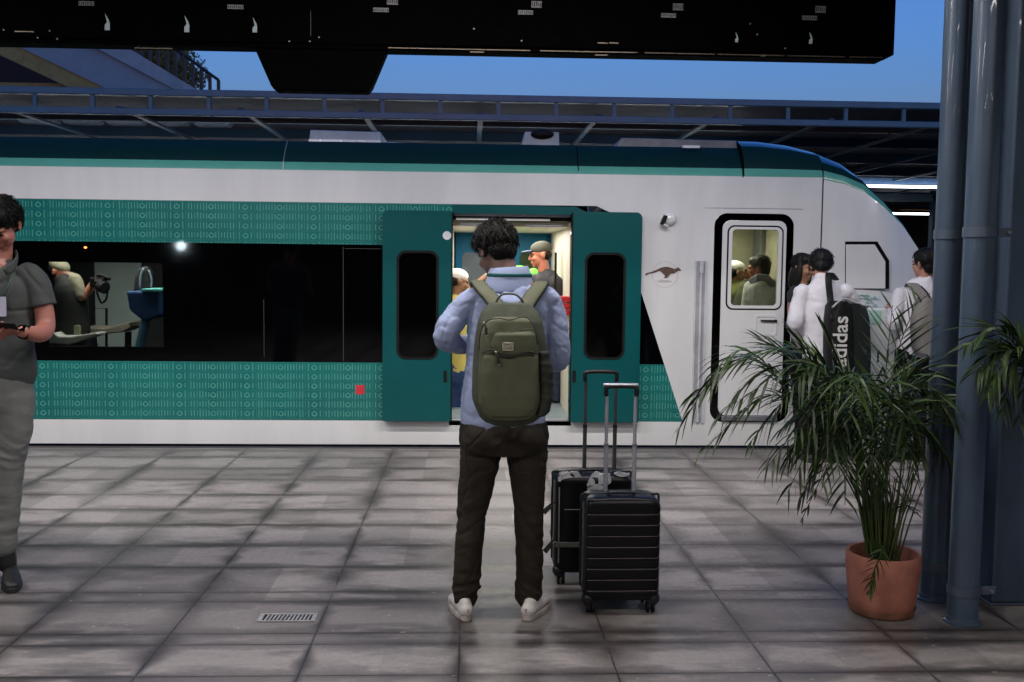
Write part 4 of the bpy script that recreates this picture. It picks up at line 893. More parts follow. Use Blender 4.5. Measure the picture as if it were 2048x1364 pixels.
# ---------------------------------------------------------------- suitcases
SHELL = M('suitcase_black', (.0015, .0015, .0020), .36, var=.2, vs=8, bs=.12, bscale=250, spec=.3); SHELLM = M('suitcase_trim', (.004, .004, .0045), .45); GROOVE = M('suitcase_groove', (.035, .020, .024), .4); SILVER = M('aluminium', (.46, .47, .52), .35, metal=.5, var=.05); DSIL = M('dark_aluminium', (.09, .09, .095), .35, metal=.6)
def wheel(parent, x, y, r=.026):
    mb = MB(); mb.tube([(x, y, .066), (x, y, .095)], .022, 12); mb.box(x - .018, x + .018, y - .02, y + .02, .045, .068); h = mb.build('caster', SHELLM, parent, bev=.004)
    for d in (-.012, .012):
        mb = MB(); mb.tube([(x + d - .007, y + .008, r + .001), (x + d + .007, y + .008, r + .001)], r, 20); mb.build('wheel', BLACK, h, smooth=35, bev=.003)
def suitcase(label, pxl, pxr, ytop, Yf, depth, htop, tubes, rib, tubemat, group=None):
    a, b = W(pxl, 1100, Yf), W(pxr, 1100, Yf); x0, x1 = a.x, b.x; xc = (x0 + x1) / 2; yc = Yf + depth / 2; zt_ = W((pxl + pxr) / 2, ytop, Yf + .03).z; zb = .062; hw = (x1 - x0) / 2
    t = thing('suitcase', label, 'suitcase', (xc, yc, 0))
    L = []; n = 90; rc = .05
    nr = 7; za, zz = zb + .055, zt_ - .075
    for i in range(n + 1):
        z = zb + (zt_ - zb) * i / n; e = min(z - zb, zt_ - z); q = 0 if e >= rc else rc - math.sqrt(max(0, rc * rc - (rc - e) ** 2)); dpt = depth / 2 - (0 if e > .035 else (.035 - math.sqrt(max(0, .035 ** 2 - (.035 - e) ** 2))) * .8)
        gq = 0
        if rib and za - .012 < z < zz + .02:
            ph = (z - za) / (zz - za) * nr; f = abs(ph - round(ph)) * (zz - za) / nr; gq = -.0045 * max(0, 1 - f / .006)
        L.append((xc, yc, z, max(.02, hw - q + gq * .6), max(.02, dpt + gq)))
    mb = MB(); mb.hloft(L, 72, 7); sh = mb.build('shell', SHELL, t, smooth=50)
    if rib:
        for j in range(nr + 1):
            z = za + (zz - za) * j / nr; mb = MB(); ring_ = []
            mb.tube([(xc - hw + .018, Yf + .0008, z), (xc - hw + .03, Yf - .0005, z - .001), (xc + hw - .02, Yf - .0005, z), (xc + hw - .006, Yf + .012, z + .001)], .0016, 6); mb.build('rib_line', GROOVE, sh)
        mb = MB(); mb.tube([(xc - hw + .014, Yf + .012, zb + .04), (xc - hw + .014, Yf + .010, zt_ - .05), (xc - hw + .05, Yf + .012, zt_ - .012), (xc + hw - .05, Yf + .012, zt_ - .012), (xc + hw - .012, Yf + .014, zt_ - .05)], .006, 8, 3); mb.build('edge_bead', SHELLM, sh, smooth='all')
    mb = MB(); pts = [(xc - hw, yc, zb + .05), (xc - hw - .0015, yc, zt_ - .05), (xc - hw + .035, yc, zt_ - .004), (xc + hw - .035, yc, zt_ - .004), (xc + hw + .0015, yc, zt_ - .05), (xc + hw, yc, zb + .05)]; mb.tube(pts, [(.006, .004)] * 6, 8, 3); mb.build('zip', SHELLM, sh, smooth='all')
    for sx in (-1, 1):
        for sy in (-1, 1): wheel(t, xc + sx * (hw - .04), yc + sy * (depth / 2 - .035))
        mb = MB(); mb.ell((xc + sx * (hw - .03), yc - depth / 2 + .04, zb + .01), (.034, .036, .036), u=16, v=10); mb.build('corner_guard', SHELLM, t, smooth='all')
    mb = MB(); mb.tube([(xc - .06, yc - .035, zt_ - .002), (xc - .05, yc - .035, zt_ + .013), (xc + .05, yc - .035, zt_ + .013), (xc + .06, yc - .035, zt_ - .002)], [(.007, .012)] * 4, 10, 3); mb.build('carry_handle', SHELLM, t, smooth='all')
    yh = yc + .05; zh = W(tubes[0], htop, yh).z; xa, xb = W(tubes[0], 850, yh).x, W(tubes[1], 850, yh).x
    zm = zt_ + (zh - zt_) * .44
    tg = MB()
    hb = MB(); hb.tube([(xa - .004, yh, zh - .05), (xa - .004, yh, zh - .02), (xa + .012, yh, zh - .004), (xb - .012, yh, zh - .004), (xb + .004, yh, zh - .02), (xb + .004, yh, zh - .05)], [(.013, .011)] * 6, 12, 3, (0, 1, 0)); h = hb.build('pull_handle', SHELLM, t, smooth='all')
    for x in (xa, xb):
        MB().tube([(x, yh, zt_ - .02), (x, yh, zm)], [(.0105, .0085)] * 2, 14, 0, (1, 0, 0)).build('handle_tube', tubemat, t, smooth=40)
        MB().tube([(x, yh, zm + .0), (x, yh, zh - .045)], [(.0082, .0065)] * 2, 14, 0, (1, 0, 0)).build('handle_tube', tubemat, t, smooth=40)
        MB().tube([(x, yh, zm - .006), (x, yh, zm + .006)], [(.0118, .0098)] * 2, 14, 0, (1, 0, 0)).build('tube_collar', SHELLM if tubemat is DSIL else GREYM, t, smooth=40)
    return t, xc, yc, hw, zt_
Ys = 4.50
s1 = suitcase('small ribbed black suitcase with silver handle tubes, in front of the other case', 1167, 1323, 994, Ys, .215, 771, (1213, 1270), True, SILVER)
t = s1[0]
a, b = W(1205, 771, Ys + .1575), W(1278, 771, Ys + .1575)
mb = MB(); mb.tube([(a.x + .01, Ys + .1575, a.z + .004), (b.x - .01, Ys + .1575, a.z + .004)], [(.013, .008)] * 2, 12, 0, (0, 1, 0), True); mb.build('handle_grip', SILVER, t, smooth='all')
Y2 = 4.925
s2 = suitcase('larger scuffed black suitcase with torn plastic wrap and tags, standing behind the ribbed one', 1108, 1265, 949, Y2, .24, 742, (1170, 1230), False, DSIL)
t, xc, yc, hw, zt2 = s2
FOIL = M('torn_film', (.5, .51, .53), .25, metal=.1, var=.4, vs=30, bs=.6, bscale=60)
rnd = random.Random(11); 
for (x, y, sx, sz, an) in ((1133, 957, .10, .028, .2), (1152, 951, .06, .026, -.3), (1190, 957, .085, .034, .7), (1210, 960, .08, .04, -.5), (1190, 977, .11, .022, .1), (1182, 966, .06, .02, 1.3), (1242, 950, .07, .016, .0)):
    p = W(x, y, Y2 - .004); mb = MB(); pts = []
    for q in range(9):
        a = 2 * math.pi * q / 9; r_ = rnd.uniform(.6, 1.1); u, v = math.cos(a) * sx / 2 * r_, math.sin(a) * sz * r_; pts.append((p.x + u * math.cos(an) - v * math.sin(an), p.z + u * math.sin(an) + v * math.cos(an)))
    mb.prism(pts, Y2 - .004 + .012 * (y < 960), Y2 + .006 + .012 * (y < 960)); mb.build('torn_wrap', FOIL, t)
zq = W(1140, 1090, Y2).z
MB().box(xc - hw - .002, xc + hw + .002, Y2 - .003, Y2 + .24 + .003, zq - .012, zq + .014).build('patterned_strap', M('strap_speckled', (.10, .11, .095), .6, var=.95, vs=170), t, bev=.002)
zq = W(1140, 1019, Y2).z
MB().box(xc - hw + .05, xc + hw, Y2 - .002, Y2 + .002, zq - .002, zq + .002).build('zip_line', GREYM, t)
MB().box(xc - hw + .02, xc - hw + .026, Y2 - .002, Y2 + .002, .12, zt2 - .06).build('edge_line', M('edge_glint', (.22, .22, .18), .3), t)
for (y0, y1, x1) in ((1003, 1022, 1090), (1078, 1100, 1092)):
    a = W(1110, y0, Y2 - .01); b = W(x1, y1, Y2 - .01)
    tgp = MB().tube([a, a.lerp(b, .4) + Vector((-.004, 0, .004))], .004, 6).build('tag_strap', BLACK, t)
    d = (b - a).normalized(); n_ = Vector((-d.z, 0, d.x)); c0 = a.lerp(b, .35); c1 = b + d * .012
    mb = MB(); mb.prism([((c0 + n_ * .011).x, (c0 + n_ * .011).z), ((c0 - n_ * .011).x, (c0 - n_ * .011).z), ((c1 - n_ * .014).x, (c1 - n_ * .014).z), ((c1 + n_ * .014).x, (c1 + n_ * .014).z)], Y2 - .014, Y2 - .009); mb.build('luggage_tag', M('tag_leather', (.035, .035, .032), .6), tgp, bev=.003)

# ---------------------------------------------------------------- man at the left edge with a phone
YL = 5.02; lp_ = lambda px, py, dy=0.: W(px, py, YL + dy); kl = YL / F
lm = person('man in a grey polo shirt at the left edge looking down at his phone', (lp_(-8, 1150).x, YL, 0))
POLO = M('polo_grey', (.042, .049, .048), .8, var=.08, vs=4, bs=.15, bscale=500); CHINO = M('chinos_grey', (.125, .13, .125), .8, var=.12, vs=3, bs=.15, bscale=400)
SKL = M('skin_arm', (.34, .135, .10), .5, var=.10, vs=9)
hm = headM(lp_(3, 448, -.02), (-.05, -.80, -.62))
mb = MB(); head(mb, hm); mb.limb([lp_(-5, 530, .02), lp_(-2, 500, .02), lp_(-2, 465, 0)], [.068, .062, .06], 18, 4)
mb.tube([lp_(-10, 760), lp_(-10, 660), lp_(-8, 580), lp_(-5, 535)], [(.14, .09), (.14, .08), (.15, .08), (.07, .06)], 18, 4, (1, 0, 0), True)
armR = [lp_(66, 566), lp_(84, 602), lp_(91, 652, -.02), lp_(78, 668, -.12), lp_(46, 663, -.22)]
mb.limb(armR, [.036, .044, .046, .042, .030], 18, 4)
armL = [lp_(-88, 558), lp_(-104, 600), lp_(-106, 655, -.02), lp_(-86, 680, -.12), lp_(-42, 676, -.24)]
mb.limb(armL, [.055, .050, .045, .040, .029], 18, 4)
hand(mb, lp_(44, 663, -.22), (-1, -.25, -.02), (-.1, .3, 1), -1, 38, 1.02)
hand(mb, lp_(-40, 676, -.24), (1, -.2, .06), (.1, .2, 1), 1, 38, 1.02)
for P in (((18, 800), (18, 960), (8, 1080)), ((-45, 800), (-50, 960), (-52, 1080))): mb.limb([lp_(*p) for p in P], [.075, .055, .038], 14, 4)
fuse(mb, 'body', SKL, lm, .005, 3)
eyes(hm, lm, HAIR); hair(hm, lm, HAIR, 2000, 1.06, random.Random(8))
mb = MB()
T = [(-6, 746, 76, .12), (-6, 720, 76, .12), (-6, 670, 70, .115), (-5, 610, 74, .12), (-4, 572, 74, .115), (-4, 548, 56, .085), (-3, 534, 42, .05), (-3, 527, 30, .03)]
mb.tube([lp_(a, b) for a, b, c, d in T], [(c * kl, d) for a, b, c, d in T], 32, 4, (1, 0, 0), True)
mb.tube([lp_(40, 540), lp_(58, 550), lp_(74, 566), lp_(82, 590), lp_(87, 612)], [.05, .060, .064, .064, .066], 20, 4)
mb.limb([lp_(-60, 540), lp_(-80, 550), lp_(-92, 578), lp_(-96, 606)], [.062, .070, .066, .062], 20, 4)
ps = fuse(mb, 'polo_shirt', POLO, lm, .0065, 4, lambda p, n: fold(p, 6, 6, 4, .0035, 7) * min(1, max(0, (p.z - 1.08) / .06)) + (1 if p.z > 1.1 else 0) * crease(p, 5, .006, 2) + .0015 * noise.noise(Vector((p.x * 18, p.y * 18, p.z * 30))))
for s in (-1, 1):
    mb = MB(); pts = [lp_(-3 + s * 34, 505, .05), lp_(-3 + s * 38, 514, -.01), lp_(-3 + s * 30, 532, -.09), lp_(-3 + s * 12, 545, -.115)]; mb.tube(pts, [(.018, .004), (.022, .004), (.024, .004), (.014, .003)], 8, 3, (0, 0, 1)); mb.build('collar', POLO, ps, smooth='all')
mb = MB(); mb.tube([lp_(-40, 515, .03), lp_(-28, 560, -.12), lp_(0, 600, -.135)], [(.006, .0015)] * 3, 6, 3, (1, 0, 0)); mb.tube([lp_(32, 515, .03), lp_(22, 560, -.12), lp_(2, 600, -.135)], [(.006, .0015)] * 3, 6, 3, (1, 0, 0)); ly = mb.build('lanyard', M('lanyard_green', (.01, .05, .03), .6), lm, smooth='all')
c = lp_(-3, 612, -.14); MB().prism(rrect(c.x - .036, c.x + .036, c.z - .05, c.z + .045, .005, 3), c.y - .002, c.y + .002).build('badge_card', M('badge_card', (.42, .42, .55), .4), ly)
mb = MB(); mb.tube([lp_(-8, 728), lp_(-8, 760), lp_(-8, 800)], [(.175, .115), (.182, .12), (.17, .12)], 26, 4, (1, 0, 0), True)
for T in (((26, 790, 41, .10), (26, 850, 37, .090), (18, 920, 30, .076), (13, 985, 28, .070), (9, 1040, 26, .066), (7, 1092, 24, .060)), ((-45, 790, 38, .10), (-46, 850, 37, .092), (-48, 920, 33, .078), (-50, 985, 29, .070), (-52, 1050, 27, .068), (-52, 1120, 25, .060))):
    mb.tube([lp_(a, b) for a, b, c, d in T], [(c * kl, d) for a, b, c, d in T], 26, 5, (1, 0, 0), True)
def ch_d(p, n):
    a = max(0, 1 - abs(p.z - .68) / .12); b = max(0, 1 - abs(p.z - .30) / .14); return fold(p, 4, 4, 15, .002 + .008 * a + .010 * b, 2) + .003 * noise.noise(p * 14)
fuse(mb, 'trousers', CHINO, lm, .0065, 4, ch_d)
BS = M('black_shoe', (.008, .008, .008), .5, bs=.2, bscale=200); BSO = M('black_sole', (.012, .012, .013), .6)
for px in (8, -55):
    g = lp_(px, 1120); mb = MB(); mb.limb([(g.x, YL, .26), (g.x + .01, YL + .01, .09)], .045, 14, 3)
    o = shoe(lm, (g.x - .005, YL + .075), (g.x + .13, YL - .2), BS, BSO, .10)
    fuse(mb, 'sock', BS, lm, .007, 2)
mb = MB(); w0 = lp_(50, 664, -.20); ax = (armR[-1] - armR[-2]).normalized(); mb.tube([w0 - ax * .018, w0 + ax * .018], .036, 20); wt = mb.build('wristwatch', BLACK, lm, smooth=40, bev=.003)
mb = MB(); mb.obox(w0 + Vector((0, -.034, .018)), (.036, .016, .036), Euler((R(-50), 0, 0)).to_matrix()); mb.build('watch_face', BLACKG, wt, bev=.003)
c = lp_(-1, 651, -.30); mb = MB(); mb.obox(c, (.15, .075, .009), Euler((R(-25), R(4), R(8))).to_matrix()); ph = mb.build('phone', BLACK, bev=.003, origin=tuple(c)); tag(ph, 'black phone held by the man in the grey polo shirt', 'phone')

# ---------------------------------------------------------------- generic simple figures for the background
def figure(label, Y, P, shirt, trouser, hairmat, skin, face, cap=None, shoes=True, vox=.011, sleeve='long', sc_=1., group=None, longhair=0, blazer=None, shirtname='shirt', baseZ=0., up=(0, 0, 1), vol=1.05, amp=.0055):
    w_ = lambda q: W(q[0], q[1], Y + (q[2] if len(q) > 2 else 0)); kk = Y / F
    t = person(label, (w_(P['pelvis']).x, Y, baseZ), group)
    m = headM(w_(P['head']), face, up, sc_)
    mb = MB(); head(mb, m)
    mb.limb([w_(P['neck']), w_(P['head'])], [.055 * sc_, .055 * sc_], 14, 3)
    sp = [P['pelvis'], P['waist'], P['chest'], P['shc'], P['neck']]
    ref = (w_(P['shR']) - w_(P['shL'])).normalized()
    mb.tube([w_(q) for q in sp], [(.13 * sc_, .08), (.12 * sc_, .08), (.14 * sc_, .09), (.11 * sc_, .07), (.05, .05)], 16, 3, ref, True)
    for s in 'LR':
        A = [w_(P['sh' + s]), w_(P['el' + s]), w_(P['wr' + s])]
        mb.limb(A, [.045 * sc_, .038 * sc_, .028 * sc_] if sleeve == 'short' else [.028, .024, .022], 12, 4)
        hand(mb, A[2], A[2] - A[1], P.get('pn' + s, (0, 0, -1)), 1 if s == 'L' else -1, 35, sc_)
        if 'kn' + s in P: mb.limb([w_(P['hip' + s]), w_(P['kn' + s]), w_(P['an' + s])], [.07, .05, .036], 12, 4)
    fuse(mb, 'body', skin, t, min(vox, .009), 2)
    eyes(m, t, hairmat)
    W_ = P.get('w', (.16, .15, .17, .15, .06)); D_ = P.get('d', (.11, .10, .12, .10, .06))
    mb = MB(); mb.tube([w_(q) for q in sp], list(zip(W_, D_)), 24, 4, ref, True)
    for s in 'LR':
        a, e, f = w_(P['sh' + s]), w_(P['el' + s]), w_(P['wr' + s]); r = P.get('sl', .058)
        pts = [a, a.lerp(e, .5), e] + ([e.lerp(f, .5), e.lerp(f, .88)] if sleeve == 'long' else [])
        if sleeve == 'short': pts = [a, a.lerp(e, .45), a.lerp(e, .8)]
        mb.limb(pts, [r, r * .98, r * .95] + ([r * .85, r * .7] if sleeve == 'long' else []), 16, 4)
    fuse(mb, shirtname, shirt, t, vox, 3, lambda p, n: fold(p, 6, 6, 3, amp) + crease(p, 4, amp * .9, 5) + .003 * noise.noise(p * 22))
    if 'knL' in P:
        mb = MB(); mb.tube([w_(P['pelvis']) + Vector((0, 0, .07)), w_(P['pelvis']), w_(P['pelvis']) - Vector((0, 0, .08))], [(.155 * sc_, .105), (.165 * sc_, .12), (.16 * sc_, .115)], 20, 3, (1, 0, 0), True)
        for s in 'LR': mb.limb([w_(P['hip' + s]), w_(P['kn' + s]), w_(P['an' + s])], [.092, .070, .058], 16, 4)
        fuse(mb, 'trousers', trouser, t, vox, 3, lambda p, n: fold(p, 5, 5, 14, .007))
        if shoes:
            for s in 'LR': q = w_(P['an' + s]); fx = P.get('toe' + s, (0, 1)); shoe(t, (q.x - fx[0] * .06, q.y - fx[1] * .06), (q.x + fx[0] * .3, q.y + fx[1] * .3), BS, BSO)
    if cap:
        mb = MB(); ellM(mb, m, (0, .014, .055), (.086, .104, .068)); h = fuse(mb, 'cap', cap[0], t, .006, 2)
        if len(cap) > 1: mb = MB(); ellM(mb, m, (0, -.115, .040), (.062, .062, .010)); mb.build('cap_brim', cap[1], h, smooth='all')
        mb = MB(); ellM(mb, m, (0, .045, -.005), (.076, .062, .060)); mb.build('hair', hairmat, t, smooth='all')
    else: hair(m, t, hairmat, 300, vol, random.Random(int(Y * 100)), longhair)
    return t, m
WSH = M('white_shirt', (.52, .515, .56), .8, var=.04, vs=3, bs=.1, bscale=400); DTR = M('black_trousers', (.003, .003, .0035), .8, var=.2, spec=.15)
f1, m1 = figure('person in a loose white shirt carrying a black sports bag, head bowed', 8.15,
    dict(head=(1641, 533, .05), neck=(1643, 556), shc=(1645, 578), chest=(1645, 615), waist=(1645, 670), pelvis=(1645, 715), shL=(1604, 585), shR=(1690, 583), elL=(1590, 648, -.02), elR=(1722, 632, .1), wrL=(1606, 690, .22), wrR=(1715, 660, .32),
         hipL=(1625, 730), hipR=(1668, 730), knL=(1622, 820), knR=(1672, 820), anL=(1620, 905), anR=(1674, 905), w=(.165, .16, .175, .15, .06), d=(.13, .13, .13, .10, .06), sl=.072), WSH, DTR, HAIR, SKIN, (.15, .8, -.62), vox=.01, amp=.007, vol=1.2)
# loose shirt tail
mb = MB(); mb.tube([W(1668, 660, 8.07), W(1660, 720, 8.06), W(1655, 762, 8.06)], [(.11, .06), (.10, .06), (.075, .04)], 20, 4, (1, 0, 0), True); fuse(mb, 'shirt_tail', WSH, f1, .011, 3, lambda p, n: fold(p, 8, 8, 2, .010))
f2, m2 = figure('man in a white shirt with a grey backpack, partly hidden by the pipes', 8.2,
    dict(head=(1849, 527, .0), neck=(1852, 556), shc=(1843, 580), chest=(1838, 620), waist=(1830, 670), pelvis=(1829, 712), shL=(1800, 588), shR=(1884, 585), elL=(1786, 650, -.05), elR=(1893, 648, .05), wrL=(1783, 618, .22), wrR=(1880, 690, .2),
         hipL=(1812, 725), hipR=(1846, 725), knL=(1797, 820), knR=(1842, 820), anL=(1790, 905), anR=(1842, 905), w=(.155, .15, .17, .155, .055), d=(.12, .12, .13, .10, .055), sl=.060, toeR=(-.2, 1), toeL=(-.3, 1)), WSH, DTR, HAIR, SKIN, (-.42, .88, -.05), vox=.01, amp=.005, vol=1.1)
f3, m3 = figure('woman with black hair half hidden behind the person with the sports bag', 8.5,
    dict(head=(1607, 535, 0), neck=(1603, 560), shc=(1603, 585), chest=(1605, 620), waist=(1608, 670), pelvis=(1610, 712), shL=(1585, 590, .05), shR=(1640, 590, .1), elL=(1600, 650, .1), elR=(1650, 650, .15), wrL=(1610, 690, .1), wrR=(1650, 690, .2),
         hipL=(1600, 725), hipR=(1630, 725), knL=(1602, 810), knR=(1634, 810), anL=(1602, 885), anR=(1636, 885), w=(.13, .12, .13, .12, .05), d=(.10, .09, .1, .08, .05), sl=.05), M('dark_top', (.006, .006, .007), .8), DTR, HAIR, SKINB, (.55, -.8, -.15), vox=.012, longhair=1, shirtname='top', vol=1.0)
# sports bag with vertical lettering
bag = thing('sports_bag', 'black sports bag with white vertical lettering carried by the person in the loose white shirt', 'bag', tuple(W(1700, 780, 7.95)))
BAGM = M('bag_black', (.0018, .002, .002), .6, var=.2, spec=.25, bs=.2, bscale=300); BAGG = M('bag_dark_green', (.006, .010, .008), .55, var=.15, spec=.3)
YBg = 7.78
MB().hloft([(W(1676, y, YBg + .13).x, YBg + .13, W(1676, y, YBg + .13).z, w_, .13) for y, w_ in ((775, .085), (765, .10), (700, .105), (640, .100), (612, .085), (602, .05))], 32, 3).build('end_panel', BAGM, bag, smooth=50)
MB().hloft([(W(x, y, YBg + .17).x, YBg + .17, W(x, y, YBg + .17).z, w_, .125) for x, y, w_ in ((1708, 772, .10), (1708, 760, .115), (1708, 700, .12), (1707, 640, .115), (1704, 616, .10), (1698, 606, .07))], 32, 3).build('main_body', BAGG, bag, smooth=50)
mb = MB(); mb.tube([W(1667, 640, YBg + .02), W(1661, 600, 7.93), W(1657, 560, 7.97), W(1660, 546, 8.06), W(1672, 560, 8.3)], [(.028, .005)] * 5, 8, 4, (1, 0, 0)); mb.build('strap', BAGM, bag, smooth='all')
mb = MB(); mb.tube([W(1665, 615, YBg), W(1678, 603, YBg + .02), W(1690, 598, YBg + .05), W(1712, 606, YBg + .06), W(1736, 614, YBg + .08)], .009, 8, 3); mb.build('bag_handle', M('bag_grey_edge', (.25, .25, .26), .5), bag, smooth='all')
def text(s, name, mat, parent, loc, size, rot, ext=.002, bold=0., spacing=1.):
    c = bpy.data.curves.new(name, 'FONT'); c.body = s; c.size = size; c.extrude = ext; c.offset = bold; c.align_x = 'CENTER'; c.align_y = 'CENTER'; c.space_character = spacing
    o = bpy.data.objects.new('tmp', c); C.objects.link(o); dg = bpy.context.evaluated_depsgraph_get(); dg.update()
    me = bpy.data.meshes.new_from_object(o.evaluated_get(dg)); bpy.data.objects.remove(o)
    me.transform(Matrix.Translation(Vector(loc)) @ rot.to_4x4()); me.materials.clear(); me.materials.append(mat); me.name = name
    return link(me, name, parent)
base_r = Euler((R(90), 0, 0)).to_matrix()
c = W(1681, 683, YBg - .0)
text('adidas', 'lettering', M('letter_white', (.45, .45, .44), .5), bag, (c.x, YBg - .004, c.z - .0), .165, Euler((0, R(-90), 0)).to_matrix() @ base_r, .003, .002)
# grey backpack of the second man
gb = thing('backpack', 'grey backpack worn by the man in the white shirt behind the pipe', 'backpack', tuple(W(1850, 705, 8.0)))
GBM = M('backpack_grey', (.14, .135, .125), .75, var=.2, bs=.2, bscale=300)
MB().hloft([(W(x, y, 8.02).x, 8.02, W(x, y, 8.02).z, w_, .09) for x, y, w_ in ((1848, 706, .07), (1849, 695, .10), (1850, 650, .115), (1852, 610, .10), (1853, 596, .06))], 28, 2.6).build('pack_body', GBM, gb, smooth=50)
mb = MB(); mb.tube([W(1858, 618, 7.96), W(1848, 592, 7.98), W(1832, 574, 8.03), W(1822, 568, 8.12), W(1815, 590, 8.32)], [(.05, .008)] * 4 + [(.03, .006)], 10, 4, (1, 0, 0)); mb.build('pack_strap', GBM, gb, smooth='all')
mb = MB(); mb.tube([W(1866, 618, 7.95), W(1858, 592, 7.97), W(1842, 572, 8.02)], .006, 6, 4); mb.tube([W(1850, 622, 7.95), W(1838, 595, 7.97), W(1822, 578, 8.02)], .006, 6, 4); mb.build('strap_piping', WEB, gb)
# information totem
tt = thing('information_totem', 'white upright information sign with dark vertical letters N and A behind the palm', 'sign', (W(1765, 900, 8.45).x, 8.45, 0))
a, b = W(1724, 900, 8.45), W(1804, 617, 8.45); TOT = M('totem_white', (.58, .62, .61), .45, var=.04)
MB().box(a.x, b.x, 8.45, 8.52, .02, b.z).build('panel', TOT, tt, bev=.01)
MB().box(a.x - .03, b.x + .03, 8.40, 8.57, .001, .0195).build('foot', GREYM, tt, bev=.004)
a, b = W(1738, 648, 8.45), W(1763, 621, 8.45); MB().box(a.x, b.x, 8.446, 8.449, a.z, b.z).build('mint_window', M('mint_pale', (.30, .50, .44), .5), tt)
DK = M('letter_dark', (.015, .03, .03), .5)
for s, y in (('N', 714), ('A', 747)):
    c = W(1766, y, 8.44); text(s, 'letter', DK, tt, (c.x, 8.446, c.z), .155, base_r, .001, .001)
mb = MB(); rnd = random.Random(4); a = W(1742, 787, 8.44)
for r_ in range(2):
    x = a.x
    while x < a.x + .15: wd = rnd.uniform(.006, .02); mb.box(x, x + wd, 8.445, 8.449, a.z - .035 * r_ - .008, a.z - .035 * r_ + .006); x += wd + .005
mb.build('small_print', DK, tt)
mb = MB(); rnd = random.Random(2)
for k_ in range(26):
    x = rnd.uniform(1720, 1752); y = rnd.uniform(588, 618); c = W(x, y, 9); mb.tube([(c.x, 8.9975, c.z), (c.x + rnd.uniform(-.03, .03), 8.9975, c.z + rnd.uniform(-.012, .012)), (c.x + rnd.uniform(-.05, .05), 8.9975, c.z + rnd.uniform(-.012, .012))], .0035, 5)
mb.build('mint_emblem', M('mint_mark', (.20, .45, .36), .5), train)

# people inside the train
bz_ = zf
cm, mc = figure('man in an olive cap and dark polo standing inside the train doorway', 10.2,
    dict(head=(1081, 509), neck=(1088, 541), shc=(1092, 556), chest=(1096, 590), waist=(1097, 640), pelvis=(1097, 680), shL=(1069, 562, .05), shR=(1111, 566, -.1), elL=(1062, 620, .0), elR=(1117, 628, -.08), wrL=(1050, 650, -.1), wrR=(1108, 668, -.1),
         hipL=(1090, 690), hipR=(1106, 690), knL=(1088, 745), knR=(1110, 750), anL=(1086, 795), anR=(1112, 795), w=(.15, .15, .165, .14, .06), d=(.13, .12, .13, .11, .06), sl=.078), M('polo_charcoal', (.028, .028, .033), .8), M('jeans_dark', (.015, .03, .055), .8), HAIR, SKINR, (-1, -.12, -.12), cap=(M('cap_olive', (.05, .05, .034), .8), M('brim_navy', (.01, .015, .05), .6)), sleeve='short', shoes=False, baseZ=bz_, shirtname='polo_shirt', vox=.009, sc_=1.12)
for q in (1086, 1112):
    p = W(q, 800, 10.2); shoe_ = MB(); shoe_.limb([(p.x + .05, 10.2, bz_ + .05), (p.x - .15, 10.2, bz_ + .045)], [(.045, .05), (.04, .035)], 12, 3, (0, 1, 0)); shoe_.build('shoe', BS, cm, smooth='all')
c = W(1082, 549, 9.95)
wh, mw = figure('person in a white cap and yellow shirt at the left side of the train doorway', 9.9,
    dict(head=(917, 562), neck=(914, 592), shc=(910, 607), chest=(905, 640), waist=(908, 700), pelvis=(912, 740), shL=(885, 615, .1), shR=(930, 612, -.05), elL=(880, 660, .1), elR=(945, 578, .0), wrL=(900, 690, 0), wrR=(972, 552, .05),
         hipL=(905, 750), hipR=(920, 750), knL=(905, 790), knR=(922, 790), anL=(905, 815), anR=(922, 815), w=(.14, .14, .16, .13, .06), sl=.06), M('yellow_shirt', (.50, .42, .10), .8), M('jeans_blue', (.012, .04, .12), .8), HAIR, SKINB, (.9, .3, -.2), cap=(M('cap_white', (.75, .74, .70), .7),), sleeve='short', shoes=False, baseZ=bz_)
hv, mh = figure('person in a neon green safety vest deep inside the train doorway', 10.9,
    dict(head=(1012, 515), neck=(1020, 538), shc=(1032, 552), chest=(1046, 580), waist=(1046, 630), pelvis=(1046, 665), shL=(1020, 555), shR=(1067, 547), elL=(1010, 600), elR=(1072, 590), wrL=(1020, 640, -.1), wrR=(1062, 630, -.1),
         hipL=(1038, 680), hipR=(1055, 680), knL=(1038, 730), knR=(1055, 730), anL=(1038, 775), anR=(1055, 775), sl=.06), M('neon_green', (.14, .60, .05), .7), M('jeans_dark', (.015, .03, .055), .8), HAIR, SKINB, (.3, -1, -.2), shoes=False, baseZ=bz_, shirtname='safety_vest', sleeve='short')
# the photographer behind the long window
KH = M('khaki_cloth', (.22, .205, .14), .8, var=.12); DV = M('dark_vest', (.008, .010, .009), .8)
ph_, mp = figure('photographer in a khaki shirt bending with a camera behind the long train window', 9.85,
    dict(head=(118, 543), neck=(128, 556), shc=(138, 562), chest=(138, 600), waist=(140, 650), pelvis=(142, 700), shL=(125, 560, .12), shR=(150, 560, -.12), elL=(165, 590, .15), elR=(163, 596, -.15), wrL=(192, 565, .05), wrR=(183, 569, -.12),
         w=(.16, .15, .15, .10, .05), d=(.14, .13, .12, .1, .05), sl=.065), KH, DTR, HAIR, SKINR, (.9, -.1, -.35), cap=(KH,), sleeve='short', shoes=False, vox=.009)
mb = MB(); mb.tube([W(139, 710, 9.78), W(139, 640, 9.78), W(137, 585, 9.78), W(130, 566, 9.8)], [(.20, .15), (.19, .15), (.16, .15), (.09, .12)], 20, 3, (1, 0, 0), True); fuse(mb, 'vest', DV, ph_, .012, 3)
cmr = thing('camera', 'black camera with hanging strap held by the photographer behind the long train window', 'camera', tuple(W(198, 575, 9.7)))
